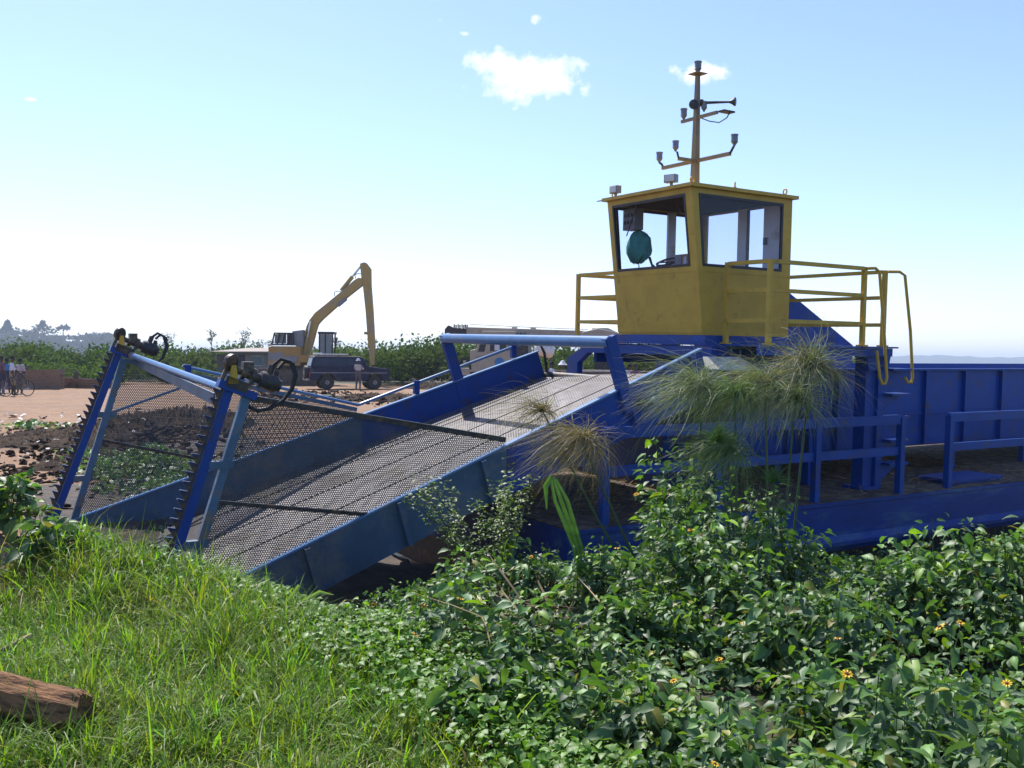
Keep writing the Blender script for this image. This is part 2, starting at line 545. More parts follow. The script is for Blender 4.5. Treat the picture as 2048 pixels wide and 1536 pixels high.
# ------------------------------------------------------------------ ground, water, far shores
def ground_z(x, y):
    x = np.asarray(x, float); y = np.asarray(y, float)
    t = x * ff[0] + y * ff[1]
    r = np.hypot(x, y)
    field = 1.0 + .05 * wob(x, y, .25, 1) * smooth01(10, 25, r) + .03 * wob(x, y, 1.1, 2)
    sv_ = x * fr[0] + y * fr[1]
    uu = 1024 + 1907 * sv_ / np.maximum(t, .5)
    tb = np.interp(uu, [-400, 0, 300, 520, 700, 900], [7.8, 7.7, 7.2, 6.6, 6.1, 5.3])
    berm = np.exp(-((t - tb + .35) / .8) ** 2) * (1 - smooth01(640, 1000, uu)) * smooth01(-600, -200, uu)
    hl = field + .12 * (1 - smooth01(4.5, 8.5, y)) - .50 * np.exp(-(((x - 2.6) / 2.0) ** 2 + ((y - 9.8) / 2.4) ** 2)) * smooth01(tb, tb + .8, t)
    hn = 1.14 - 1.05 * smooth01(2.2, 8.6, y)
    hf = -.35 + 1.4 * smooth01(12.9, 15.6, y)
    hr = np.where(y < 10.7, hn, hf)
    h = hl + (hr - hl) * smooth01(2.5, 7.0, x) + np.interp(uu, [-400, 200, 400, 520, 660], [.50, .42, .22, .06, 0]) * berm
    h = h - .22 * np.exp(-((uu - 780) / 170) ** 2) * smooth01(5.9, 7.2, t) * (1 - smooth01(10, 13, t)) * (y < 14)
    h = np.where(x < 5.7, np.maximum(h, .07 + .05 * wob(x, y, 2.0, 13)), h)
    q = np.minimum(x - 24, .74 * x - y)
    far = smooth01(0, 8, q)
    h = h + (-2.2 - h) * far
    return h + .025 * wob(x, y, 3.1, 3)

rad = np.concatenate([np.linspace(.3, 26, 160), np.geomspace(26.3, 5200, 70)])
ang = np.radians(np.concatenate([np.linspace(-130, 5, 50)[:-1], np.linspace(5, 112, 240), np.linspace(112, 230, 50)[1:-1]]))
RR, AA = np.meshgrid(rad, ang, indexing='ij')
GX, GY = RR * np.cos(AA), RR * np.sin(AA)
GZ = ground_z(GX, GY)
nr, na = RR.shape
idx = np.arange(nr * na).reshape(nr, na)
nxt = np.roll(idx, -1, axis=1)
F = np.stack([idx[:-1], idx[1:], nxt[1:], nxt[:-1]], -1).reshape(-1, 4)
gm = bpy.data.materials.new('ground_soil')
gm.use_nodes = True
MATS['ground_soil'] = gm
t = gm.node_tree
b = t.nodes['Principled BSDF']
b.inputs['Roughness'].default_value = .9
at = t.nodes.new('ShaderNodeAttribute'); at.attribute_name = 'tint'
g = t.nodes.new('ShaderNodeNewGeometry')
def gn(scale, det=6, rough=.65):
    n = t.nodes.new('ShaderNodeTexNoise')
    n.inputs['Scale'].default_value = scale; n.inputs['Detail'].default_value = det; n.inputs['Roughness'].default_value = rough
    t.links.new(g.outputs['Position'], n.inputs['Vector'])
    return n.outputs['Fac']
def mixc(fac, a, c):
    n = t.nodes.new('ShaderNodeMixRGB')
    for i, v in ((0, fac), (1, a), (2, c)):
        if hasattr(v, 'is_linked'): t.links.new(v, n.inputs[i])
        else: n.inputs[i].default_value = v
    return n.outputs[0]
def ramp(v, a, c):
    n = t.nodes.new('ShaderNodeMapRange'); n.inputs['From Min'].default_value = a; n.inputs['From Max'].default_value = c
    t.links.new(v, n.inputs['Value']); return n.outputs[0]
sp = t.nodes.new('ShaderNodeSeparateColor'); t.links.new(at.outputs['Color'], sp.inputs[0])
soil = mixc(ramp(gn(.55), .35, .65), (.27, .145, .066, 1), (.185, .102, .054, 1))
soil = mixc(ramp(gn(3.5), .5, .72), soil, (.34, .225, .135, 1))
soil = mixc(ramp(gn(9), .58, .75), soil, (.13, .085, .06, 1))
mudc = mixc(ramp(gn(4), .4, .65), (.05, .04, .034, 1), (.12, .085, .06, 1))
def addm(a, c, op='ADD'):
    n = t.nodes.new('ShaderNodeMath'); n.operation = op
    for i, v in enumerate((a, c)):
        if isinstance(v, (int, float)): n.inputs[i].default_value = v
        else: t.links.new(v, n.inputs[i])
    return n.outputs[0]
mudf = ramp(addm(sp.outputs[0], addm(gn(.9), .5, 'SUBTRACT')), .42, .58)
soil = mixc(mudf, soil, mudc)
vegc = mixc(ramp(gn(6), .4, .6), (.035, .040, .014, 1), (.06, .055, .025, 1))
soil = mixc(ramp(addm(sp.outputs[1], addm(gn(2), .5, 'SUBTRACT')), .4, .6), soil, vegc)
t.links.new(soil, b.inputs['Base Color'])
bp = t.nodes.new('ShaderNodeBump'); bp.inputs['Strength'].default_value = .8; bp.inputs['Distance'].default_value = .06
t.links.new(addm(gn(5, 8), addm(gn(22, 4), .3, 'MULTIPLY')), bp.inputs['Height']); t.links.new(bp.outputs[0], b.inputs['Normal'])
s_ = GX * fr[0] + GY * fr[1]; t_ = GX * ff[0] + GY * ff[1]
mudm = np.exp(-(((GX - 4.2) / 2.0) ** 2 + ((GY - 20) / 5.0) ** 2)) + np.exp(-(((GX - 2.) / 4.) ** 2 + ((GY - 22) / 1.6) ** 2)) * .75 + np.exp(-(((GX - 17.5) / 4) ** 2 + ((GY - 41.5) / 3.5) ** 2)) * .8 + (np.abs(GY - 10) < 5) * (GX > 1.0) * (GX < 24) * 1.0
vegm = (smooth01(0, 1.5, 7.6 - GY) * (GX > -60) + (t_ > 62) * smooth01(62, 70, t_))
tint = np.stack([np.clip(mudm, 0, 1), np.clip(vegm, 0, 1), 0 * GX], -1).reshape(-1, 3)
ground = tri_mesh('ground', np.stack([GX, GY, GZ], -1).reshape(-1, 3), F, ['ground_soil'], tint, smooth=True)
tag(ground, kind='structure')

wm = bpy.data.materials.new('lake_water'); wm.use_nodes = True; MATS['lake_water'] = wm
t = wm.node_tree; b = t.nodes['Principled BSDF']
b.inputs['Base Color'].default_value = (.05, .075, .085, 1); b.inputs['Roughness'].default_value = .12
tcn = t.nodes.new('ShaderNodeTexCoord'); n = t.nodes.new('ShaderNodeTexNoise'); n.inputs['Scale'].default_value = 1.4; n.inputs['Detail'].default_value = 5
t.links.new(tcn.outputs['Object'], n.inputs['Vector'])
bp = t.nodes.new('ShaderNodeBump'); bp.inputs['Strength'].default_value = .35; bp.inputs['Distance'].default_value = .08
t.links.new(n.outputs['Fac'], bp.inputs['Height']); t.links.new(bp.outputs[0], b.inputs['Normal'])
wv = MB('lake_water')
wv.quad((1.5, -4200, 0), (4300, -4200, 0), (4300, 4300, 0), (1.5, 4300, 0))
water = wv.build('water'); tag(water, kind='structure')

def ridge(name, dist, u0, u1, hfun, nu=240, depth=300, m='far_leaf'):
    us = np.linspace(u0, u1, nu)
    V = []
    for k, (dd, kk) in enumerate(((0, 0), (depth * .25, .55), (depth * .5, 1.), (depth, .2))):
        tt = dist + dd
        x, y = st((us - 1024) / 1907 * tt, np.full_like(us, tt))
        V.append(np.stack([x, y, hfun(us) * kk - (2 if k in (0, 3) else 0)], -1))
    V = np.stack(V).reshape(-1, 3)
    i = np.arange(4 * nu).reshape(4, nu)
    F = np.stack([i[:-1, :-1], i[:-1, 1:], i[1:, 1:], i[1:, :-1]], -1).reshape(-1, 4)
    o = tri_mesh(name, V, F, [m], np.ones((len(V), 3)), smooth=True)
    return tag(o, kind='structure')
ridge('far_shore', 3000, -500, 2700, lambda u: 24 + 7 * np.sin(u * .0037 + 1) + 2.2 * np.sin(u * .031) + 1.4 * np.sin(u * .11 + 2) + 1.0 * np.sin(u * .27))
ridge('hill', 760, -420, 330, lambda u: 1 + 22 * smooth01(330, 190, u) * (.78 + .12 * np.sin(u * .02 + 1.9) + .05 * np.sin(u * .07)), nu=120, depth=220)

# ------------------------------------------------------------------ the weed harvester
B3 = Matrix(((0.999985, -0.000128, -0.005425), (0, 0.99972, -0.023671), (0.005426, 0.023671, 0.999705)))
hv = empty('weed_harvester')
Mh = B3.to_4x4(); bw = B3 @ Vector(OFF) + Vector((0, 0, CAMZ))
Mh.translation = bw
hv.matrix_world = Mh
hv['_off'] = 1
tag(hv, 'blue aquatic weed harvester barge with yellow wheelhouse and sloping mesh conveyor', 'barge')
YN, YF = 8.35, 12.17
def ztop(X, Y):
    a = -2.12 + .386 * (X - 2.48); c = -2.24 + .314 * (X - 1.47)
    k = (Y - YN) / (YF - YN)
    return a + (c - a) * k
# hull
m = MB('hull_blue')
m.prism([(7.95, -1.98), (7.95, -2.47), (7.97, -2.60), (12.64, -2.60), (12.65, -1.98)], 0, 5.6, 27)
hull = m.build('hull', hv)
m = MB('dark_steel'); m.prism([(7.975, -2.601), (8.1, -3.05), (12.5, -3.05), (12.63, -2.601)], 0, 5.62, 26.98); m.build('hull_bottom', hull)
m = MB('hull_blue'); m.prism([(7.951, -2.40), (7.87, -2.47), (7.87, -2.52), (7.951, -2.55)], 0, 5.6, 27)
m.build('rubbing_strake', hull)
m = MB('hull_blue'); m.prism([(7.951, -1.978), (7.93, -1.97), (7.93, -2.02), (7.951, -2.03)], 0, 5.6, 27)
m.build('deck_edge', hull)
m = MB('deck_rust'); m.box((5.62, 7.97, -1.979), (26.98, 12.63, -1.966))
deck = m.build('deck', hv)
m = MB('blue_paint'); m.box((12.35, 8.15, -1.965), (13.5, 8.65, -1.90)); m.box((12.3, 8.12, -1.93), (13.54, 8.69, -1.895))
m.build('hatch', deck)
# deck railing in two lengths
def railing(name, parent, posts, segs, matn, w_=.05, foot=0.0):
    e = empty(name, (0, 0, 0), parent=parent)
    for (x, y, z0, z1) in posts:
        m = MB(matn); m.box((x - w_ / 2, y - w_ / 2, z0), (x + w_ / 2, y + w_ / 2, z1))
        if foot: m.box((x - w_, y - w_, z0), (x + w_, y + w_, z0 + foot))
        m.build('post', e)
    for a, b_, ww, hh in segs:
        m = MB(matn); m.bar(a, b_, ww, hh); m.build('rail', e)
    return e
for x0, x1, n in ((6.1, 11.0, 4), (12.05, 24, 7)):
    xs = np.linspace(x0, x1, n)
    railing('deck_railing', hv, [(x, 8.02, -1.966, -.955) for x in xs],
            [((x0 - .03, 8.02, -.985), (x1 + .03, 8.02, -.985), .055, .12), ((x0, 8.03, -1.40), (x1, 8.03, -1.40), .045, .11)], 'blue_paint', .085)
# conveyor side plates
for Y, x0, x1, sgn in ((YN, 1.72, 7.71, -1), (YF, 1.38, 7.93, 1)):
    m = MB('worn_blue')
    ylo, yhi = (Y - .015, Y + .015)
    xs_ = [x0, x1]
    split = 5.08
    m.prism([(x0, ztop(x0, Y) - .5), (split, ztop(split, Y) - .5), (split, ztop(split, Y)), (x0, ztop(x0, Y))], 1, ylo, yhi)
    pl = m.build('side_plate', hv)
    m = MB('blue_paint')
    zb_ = -.52 if Y == YN else -.5
    m.prism([(split + .002, ztop(split, Y) + zb_), (x1 + .12, ztop(x1, Y) + zb_ - .05), (x1 + .12, ztop(x1, Y) - .33), (x1, ztop(x1, Y)), (split + .002, ztop(split, Y))], 1, ylo, yhi)
    m.build('upper_plate', pl)
    m = MB('pipe_blue'); m.bar((x0, Y, ztop(x0, Y) + .012), (x1, Y, ztop(x1, Y) + .012), .07, .02); m.build('top_flange', pl)
    for x in np.arange(2.05, 7.6, .92):
        m = MB('worn_blue' if x < split else 'blue_paint')
        yo = Y + sgn * .045
        m.bar((x + .1, yo, ztop(x + .1, Y) - .49), (x - .03, yo, ztop(x - .03, Y) - .012), .055, .055, up=(0, 1, 0)); m.build('stiffener', pl)
# perforated sheet made of hexagonal cells round hexagonal holes
def perforated(name, inside, bounds, pitch, to3d, matn, parent, hole=.62):
    x0, x1, y0, y1 = bounds
    dy = pitch * math.sqrt(3) / 2
    jj = np.arange(int((y1 - y0) / dy) + 1); ii = np.arange(int((x1 - x0) / pitch) + 1)
    I, J = np.meshgrid(ii, jj)
    cx = (x0 + (I + .5 * (J % 2)) * pitch).ravel(); cy = (y0 + J * dy).ravel()
    k = inside(cx, cy)
    cx, cy = cx[k], cy[k]
    a = np.radians(30 + 60 * np.arange(6))
    ro = pitch / math.sqrt(3); ri = ro * hole
    ox = cx[:, None] + ro * np.cos(a); oy = cy[:, None] + ro * np.sin(a)
    ix = cx[:, None] + ri * np.cos(a); iy = cy[:, None] + ri * np.sin(a)
    P = np.concatenate([np.stack([ox, oy], -1), np.stack([ix, iy], -1)], 1).reshape(-1, 2)
    n = len(cx)
    q = np.array([[i, (i + 1) % 6, 6 + (i + 1) % 6, 6 + i] for i in range(6)])
    F = (q[None] + (np.arange(n) * 12)[:, None, None]).reshape(-1, 4)
    V = to3d(P[:, 0], P[:, 1]) - np.array(OFF)
    o = tri_mesh(name, V, F, [matn])
    o.parent = parent; o['_off'] = 1
    return o
belt = empty('conveyor_belt', parent=hv)
pm = perforated('belt_mesh', lambda x, y: np.ones_like(x, bool), (1.5, 8.05, 8.385, 12.13), .035, lambda x, y: np.stack([x, y, ztop(x, y) - .40], -1), 'belt_steel', belt, .58)
pm['kind'] = 'stuff'
m = MB('dark_steel')
m.quad(*[(x, y, ztop(x, y) - .47) for x, y in ((1.5, 8.37), (8.0, 8.37), (8.0, 12.15), (1.5, 12.15))]); m.build('belt_pan', belt)
for y in (9.15, 9.95, 10.75, 11.5):
    m = MB('dark_steel'); m.bar((1.5, y, ztop(1.5, y) - .397), (8.05, y, ztop(8.05, y) - .397), .022, .012); m.build('drive_chain', belt)
m = MB('dark_steel'); m.tube((8.06, 8.4, -.57), (8.06, 12.1, -.57), .07, 14); m.build('head_roller', belt, smooth=True)
# side screens
for Y, foot, head, join, s0, s1, sg in ((YN, (1.93, -2.08), (2.40, -.57), (5.06, -1.05), (2.10, -1.47), (3.55, -1.70), -1), (YF, (1.47, -2.23), (2.02, -.36), (5.00, -1.02), (1.78, -1.31), (3.25, -1.68), 1)):
    e = empty('side_screen', parent=hv)
    x0, z0 = foot; x1, z1 = head; x2, z2 = join
    def ins(x, z):
        a = (x1 - x0) * (z - z0) - (z1 - z0) * (x - x0) < -.012
        c = (x2 - x1) * (z - z1) - (z2 - z1) * (x - x1) < -.012
        return a & c & (z > ztop(x, Y) - .01)
    o = perforated('perforated_panel', ins, (x0, x2, -2.3, max(z1, z0)), .022, lambda x, z: np.stack([x, np.full_like(x, Y + .012), z], -1), 'screen_steel', e, .64)
    o['kind'] = 'stuff'
    m = MB('frame_blue'); dx = (x1 - x0) / (z1 - z0)
    m.bar((x0 - dx * .25, Y, z0 - .25), (x1, Y, z1 + .02), .06, .075, up=(1, 0, 0)); m.build('frame_post', e)
    m = MB('dark_steel' if Y == YN else 'frame_blue'); m.bar((x1, Y, z1), (x2, Y, z2), .05, .05)
    m.use('bare_steel'); m.bar((x1, Y, z1 + .027), (x2, Y, z2 + .027), .045, .006); m.build('top_bar', e)
    m = MB('dark_steel'); m.bar((s0[0], Y, s0[1]), (s1[0], Y, s1[1]), .035, .035); m.build('strut', e)
    if Y == YF:
        m = MB('frame_blue'); m.bar((1.83, Y, -1.0), (2.72, Y, -.68), .03, .03); m.build('strut', e)
        m = MB('pipe_blue'); m.path([(2.70, Y, -.42), (2.79, Y, -.45), (5.02, Y, -.955), (5.06, Y, -.945), (7.72, Y, -.06)], .022, 8); m.build('hydraulic_pipe', e, smooth=True)
        for x, z in ((2.76, -.5), (5.9, -.72), (7.5, -.2)):
            m = MB('blue_paint'); m.box((x - .04, Y - .03, z - .1), (x + .04, Y + .03, z + .09)); m.build('pipe_bracket', e)
        for k in range(2):
            m = MB('rubber'); yy = Y + .03 * k
            m.path([(7.72, yy, -.06), (7.82, yy - .01, -.03), (7.93, yy - .05 - .02 * k, -.06), (8.0 + .03 * k, yy - .08, -.22), (8.03 + .03 * k, yy - .1, -.45), (8.04 + .03 * k, yy - .1, -.6)], .018, 7); m.build('hose', e, smooth=True)
# cutters: toothed bars standing at the mouth of the conveyor, with their motors
tm = MB('tooth_blue'); tm.prism([(0, .030), (-.085, .032), (-.088, .022), (-.05, -.012), (0, -.035)], 1, -.022, .022)
tm.use('dark_steel'); tm.prism([(-.02, .012), (-.075, .016), (-.02, -.06)], 1, -.034, -.021)
tooth_me = tm.mesh('tooth')
for Y, top, bot, mdir, sc_m in ((YN - .01, (2.25, -.46), (1.66, -2.34), (.92, 0, -.36), 1.0), (YF + .01, (1.97, -.24), (1.22, -2.32), (.93, 0, -.36), 1.0)):
    c = empty('cutter', parent=hv)
    tp = np.array([top[0], Y, top[1]]); bt = np.array([bot[0], Y, bot[1]])
    L = np.linalg.norm(tp - bt); d = (bt - tp) / L
    ang = math.atan2(d[0], d[2]) + math.pi
    m = MB('blue_paint'); m.bar(bt, tp, .045, .08, up=(1, 0, 0)); m.build('cutter_bar', c)
    m = MB('dark_steel'); m.bar(bt + np.array([-.058, 0, 0]), tp + np.array([-.058, 0, 0]), .03, .02, up=(1, 0, 0)); m.build('sickle_blade', c)
    for q in (.36, .72):
        p = tp + d * L * q
        m = MB('worn_blue'); m.box((p[0] + .03, Y - .03, p[2] - .05), (p[0] + .24, Y + .03, p[2] + .02)); m.build('bracket', c)
    nT = int((L - .1) / .082)
    for i in range(nT):
        p = tp + d * (.08 + .082 * i) + np.array([-.05, 0, 0])
        if Y > 10:
            p = p + np.array([0, .0, 0])
        instance(tooth_me, 'tooth', c, tuple(p - np.array(OFF)), (0, ang + rng.normal() * .05, rng.normal() * .06))
    md = nrm(mdir); o0 = tp + np.array([-.02, 0, .10])
    up_ = nrm(np.cross(md, (0, 1, 0))) * -1
    if up_[2] < 0: up_ = -up_
    def Q(s, u=0, y=0): return o0 + md * s + up_ * u + np.array([0, y, 0])
    e = MB('blue_paint')
    e.bar(Q(-.05, -.10), Q(.30, -.10), .11, .07); e.use('dark_steel'); e.bar(Q(.0, -.06), Q(.2, -.06), .12, .09); e.build('motor_mount', c)
    e = MB('grease_steel')
    e.lathe([(.0, -.012), (.075, -.01), (.08, .0), (.08, .03), (.05, .035), (.05, .05), (.0, .052)], Q(-.02, .10), (md[0] * .6, -.8, md[2] * .6), 18)
    e.bar(Q(-.02, .10), Q(-.03, -.08), .03, .035); e.build('crank_wheel', c, smooth=True)
    e = MB('yellow_paint'); e.prism([(0, 0), (.09, 0), (.07, .16), (.03, .16)], 1, -.01, .01)
    e.v = [tuple(Q(.02, -.08, -.05) + np.array(p)) for p in e.v]; e.build('guard_plate', c)
    e = MB('grease_steel')
    e.lathe([(.02, 0), (.03, .02), (.03, .08), (.062, .085), (.062, .12), (.04, .125), (.04, .17), (.07, .175), (.07, .21), (.045, .215), (.045, .25)], Q(.02, .06), md, 16)
    e.box(tuple(Q(.14, .12) - .045), tuple(Q(.14, .12) + .045)); e.bar(Q(.20, -.05), Q(.20, .12), .12, .03)
    e.build('gearbox', c, smooth=True)
    e = MB('dark_steel')
    e.lathe([(.05, .25), (.075, .255), (.08, .27), (.08, .40), (.07, .42), (.06, .425), (.06, .45), (.0, .455)], Q(.02, .06), md, 18)
    e.tube(Q(.34, .10), Q(.34, .21), .028, 10); e.tube(Q(.40, .10), Q(.40, .18), .022, 10); e.build('hydraulic_motor', c, smooth=True)
    for k in range(2):
        e = MB('rubber'); yy = -.03 + .06 * k
        e.path([Q(.34 + .06 * k, .20, yy * .3), Q(.38 + .06 * k, .29, yy), Q(.47 + .05 * k, .30, yy), Q(.55 + .04 * k, .21, yy), Q(.57 + .03 * k, .08, yy), Q(.54 + .02 * k, -.04, yy), Q(.46, -.15, yy), Q(.36, -.21, yy), Q(.28, -.20, yy * .5)] if Y < 10 else
               [Q(.34 + .05 * k, .20, yy * .3), Q(.38 + .05 * k, .27, yy), Q(.46 + .04 * k, .26, yy), Q(.53 + .03 * k, .16, yy), Q(.54 + .02 * k, .02, yy), Q(.50, -.10, yy), Q(.46, -.18, yy), Q(.52, -.22, yy), Q(.75, -.24, yy)], .016, 7); e.build('hose', c, smooth=True)
m = MB('pipe_blue'); m.tube((2.10, 12.05, -.30), (2.24, 8.50, -.50), .034, 14)
m.use('bare_steel'); m.tube((2.10, 12.14, -.295), (2.10, 12.0, -.303), .042, 12); m.tube((2.235, 8.60, -.494), (2.24, 8.42, -.503), .042, 12)
tie = m.build('tie_tube', hv, smooth=True)
m = MB('worn_blue'); m.prism([(12.05, -.335), (12.05, -.43), (8.5, -.64), (8.5, -.535)], 0, 2.15, 2.165)
m.build('tie_web', tie)
# lifting arch
lf = empty('lift_frame', parent=hv)
m = MB('pipe_blue'); m.tube((6.35, 8.30, -.028), (6.35, 12.22, -.028), .067, 24); m.build('cross_pipe', lf, smooth=True)
for Y, zz, xx in ((8.33, -.80, 6.66), (12.19, -.98, 6.70)):
    m = MB('blue_paint'); m.bar((6.35, Y, .03), (xx, Y, zz), .09, .15, up=(1, 0, 0)); m.build('arch_post', lf, bevel=.008)
m = MB('blue_paint'); m.tube((6.85, 8.32, -.66), (6.85, 8.16, -.66), .065, 16); m.use('pipe_blue'); m.tube((6.85, 8.158, -.66), (6.85, 8.10, -.66), .045, 14); m.build('pivot_boss', lf, smooth=True)
# bridge below the wheelhouse
br = empty('bridge', parent=hv)
arch = [(12.19, -1.95), (12.19, -.30), (11.70, -.075), (9.0, -.055), (9.0, -.185), (11.66, -.20), (11.92, -.36), (11.92, -1.95)]
for x in (8.50, 10.3):
    m = MB('blue_paint'); m.prism(arch, 0, x, x + .10); m.build('arch_beam', br)
    m = MB('blue_paint'); m.box((x, 8.95, -1.95), (x + .1, 9.12, -.186)); m.build('bridge_leg', br)
for lo_, hi_ in (((8.72, 8.36, -.16), (11.22, 8.44, -.052)), ((8.62, 9.0, -.30), (10.29, 9.06, -.06)), ((8.62, 11.60, -.34), (10.29, 11.66, -.06))):
    m = MB('blue_paint'); m.box(lo_, hi_); m.build('side_beam', br)
m = MB('blue_paint'); m.box((8.47, 9.08, -.05), (10.72, 12.36, -.028)); m.box((8.72, 8.33, -.05), (11.3, 9.08, -.028)); m.build('floor_plate', br)
m = MB('blue_paint'); m.box((8.50, 9.12, -.026), (10.16, 11.03, .078)); m.build('cab_step', br)
m = MB('board_grey'); m.add([(7.86, 8.62, -.185), (8.62, 8.62, -.185), (8.74, 8.40, -.325), (7.90, 8.40, -.325), (7.86, 8.62, -.20), (8.62, 8.62, -.20), (8.74, 8.40, -.34), (7.90, 8.40, -.34)], [(0, 1, 2, 3), (7, 6, 5, 4), (0, 4, 5, 1), (1, 5, 6, 2), (2, 6, 7, 3), (3, 7, 4, 0)]); m.build('kick_board', br)
m = MB('blue_paint'); m.box((10.80, 8.45, -1.966), (10.98, 8.63, -.052)); m.box((10.72, 8.37, -1.966), (11.06, 8.71, -1.93)); m.build('bridge_leg', br)
m = MB('blue_paint'); m.prism([(10.72, -.052), (11.26, -.052), (11.20, -.33), (10.80, -.36)], 1, 8.40, 8.60); m.build('landing_box', br)
# hopper behind and below the bridge
hp = empty('hopper', parent=hv)
m = MB('blue_paint'); m.box((7.9, 9.18, -1.52), (26, 9.20, -.36)); m.build('hopper_wall', hp)
m = MB('blue_paint'); m.box((11.6, 12.0, -1.52), (26, 12.02, -.36)); m.build('hopper_wall', hp)
m = MB('blue_paint'); m.prism([(9.2, -1.5), (12.0, -1.5), (12.0, -1.54), (9.2, -1.54)], 0, 8.3, 26); m.build('hopper_floor', hp)
m = MB('blue_paint'); m.box((8.28, 8.4, -1.95), (8.30, 12.15, -.66)); m.build('added_hopper_front', hp)  # plate added to close the open end where the floor showed sunlit
m = MB('blue_paint'); m.box((7.9, 9.13, -.385), (26, 9.23, -.355)); m.build('hopper_rim', hp)
m = MB('blue_paint'); m.box((7.9, 9.155, -1.06), (26, 9.178, -1.03)); m.build('hopper_seam', hp)
for x in np.arange(8.11, 25.9, 1.0):
    m = MB('blue_paint'); m.box((x - .035, 9.12, -1.515), (x + .035, 9.179, -.386)); m.build('hopper_rib', hp)
    if x > 8.5 and int(x) % 2 == 0:
        m = MB('blue_paint'); m.box((x - .04, 9.3, -1.97), (x + .04, 9.38, -1.541)); m.build('hopper_leg', hp)
m = MB('blue_paint'); m.prism([(10.9, 1.08), (13.0, -.02), (13.0, -.36), (10.9, -.36)], 1, 10.45, 11.95); m.build('chute', hp)
# stair and grab rails
stp = empty('stair', parent=hv)
for z in (-.33, -.67, -.98, -1.30, -1.62):
    m = MB('blue_paint'); m.box((11.12, 8.26, z - .02), (11.52, 8.50, z + .01)); m.prism([(11.12, z - .02), (11.50, z - .02), (11.14, z - .22)], 1, 8.40, 8.42); m.build('tread', stp)
m = MB('blue_paint'); m.prism([(11.0, -.06), (11.13, -.06), (11.13, -1.95), (11.0, -1.95)], 1, 8.40, 8.46); m.build('stringer', stp)
m = MB('yellow_paint'); m.path([(10.58, 8.33, 1.0), (10.72, 8.30, 1.01), (10.78, 8.28, .96), (10.86, 8.24, .2), (10.93, 8.22, -.44), (10.90, 8.22, -.52), (10.84, 8.22, -.52), (10.80, 8.23, -.44), (10.78, 8.28, -.08)], .021, 8); m.build('grab_rail', stp, smooth=True)
m = MB('yellow_paint'); m.path([(11.25, 8.5, 1.0), (11.36, 8.40, 1.0), (11.42, 8.36, .95), (11.50, 8.30, .2), (11.56, 8.28, -.44), (11.54, 8.28, -.51), (11.47, 8.29, -.51), (11.42, 8.30, -.44)], .021, 8); m.build('grab_rail', stp, smooth=True)
# platform railings
T, Md, Lw = 1.0, .645, .27
sq = .048
def prail(p, q): return [((*p, z), (*q, z), sq, .05) for z in (T, Md, Lw)]
railing('platform_railing', hv, [(8.83, 8.36, -.028, T + .02), (10.58, 8.36, -.028, T + .02), (8.80, 9.06, -.028, T + .02)],
        prail((8.80, 9.03), (8.83, 8.39)) + prail((8.86, 8.36), (10.55, 8.36)), 'yellow_paint', .055, .02)
railing('platform_railing', hv, [(11.25, 8.55, -.028, T + .02), (11.25, 12.3, -.028, T + .02), (8.76, 12.3, -.028, T + .02), (8.80, 11.18, -.028, T + .02)],
        prail((11.25, 8.59), (11.25, 12.26)) + prail((8.80, 12.3), (11.21, 12.3)) + prail((8.80, 11.21), (8.76, 12.26)), 'yellow_paint', .055, .02)
# wheelhouse
cab = empty('wheelhouse', parent=hv)
Z0, ZS, ZW, ZR = .08, .965, 1.885, 1.955
def xf(z): return 8.53 + (8.27 - 8.53) * (z - Z0) / (ZR - Z0)      # raked front
yn_, yf_ = 9.20, 10.95
def frontpanel(m, y0, y1, z0, z1, th=.035):
    m.add([(xf(z0), y0, z0), (xf(z0), y1, z0), (xf(z1), y1, z1), (xf(z1), y0, z1), (xf(z0) + th, y0, z0), (xf(z0) + th, y1, z0), (xf(z1) + th, y1, z1), (xf(z1) + th, y0, z1)],
          [(0, 1, 2, 3), (7, 6, 5, 4), (0, 4, 5, 1), (1, 5, 6, 2), (2, 6, 7, 3), (3, 7, 4, 0)])
m = MB('yellow_paint')
frontpanel(m, yn_, yf_, Z0, ZS); frontpanel(m, yn_, yf_, ZW, ZR)
frontpanel(m, yn_, yn_ + .13, ZS, ZW); frontpanel(m, yf_ - .10, yf_, ZS, ZW)
m.build('front_wall', cab)
m = MB('yellow_paint'); frontpanel(m, yn_ + .002, yf_ - .002, Z0 + .03, Z0 + .14, -.012); m.build('kick_strip', cab)
m = MB('yellow_paint'); frontpanel(m, yn_ + .01, yf_ - .01, .895, .903, -.006); m.build('weld_seam', cab)
m = MB('yellow_paint'); m.box((8.56, yn_ - .006, .895), (10.09, yn_ - .0005, .903)); m.build('weld_seam', cab)
def sidewall(y0, y1):
    m = MB('yellow_paint')
    m.prism([(xf(Z0) + .036, Z0), (10.10, Z0), (10.10, ZS), (xf(ZS) + .036, ZS)], 1, y0, y1)
    m.prism([(xf(ZW) + .036, ZW), (10.10, ZW), (10.10, ZR), (xf(ZR) + .036, ZR)], 1, y0, y1)
    m.prism([(xf(ZS) + .036, ZS), (xf(ZS) + .09, ZS), (xf(ZW) + .11, ZW), (xf(ZW) + .036, ZW)], 1, y0, y1)
    m.prism([(9.93, ZS), (10.10, ZS), (10.10, ZW), (9.93, ZW)], 1, y0, y1)
    m.build('side_wall', cab)
sidewall(yn_, yn_ + .035); sidewall(yf_ - .035, yf_)
m = MB('yellow_paint')
m.box((10.065, yn_ + .036, Z0), (10.10, yf_ - .036, ZS)); m.box((10.065, yn_ + .036, ZW), (10.10, yf_ - .036, ZR))
m.box((10.065, yn_ + .036, ZS), (10.10, yn_ + .12, ZW)); m.box((10.065, yf_ - .12, ZS), (10.10, yf_ - .036, ZW))
m.build('back_wall', cab)
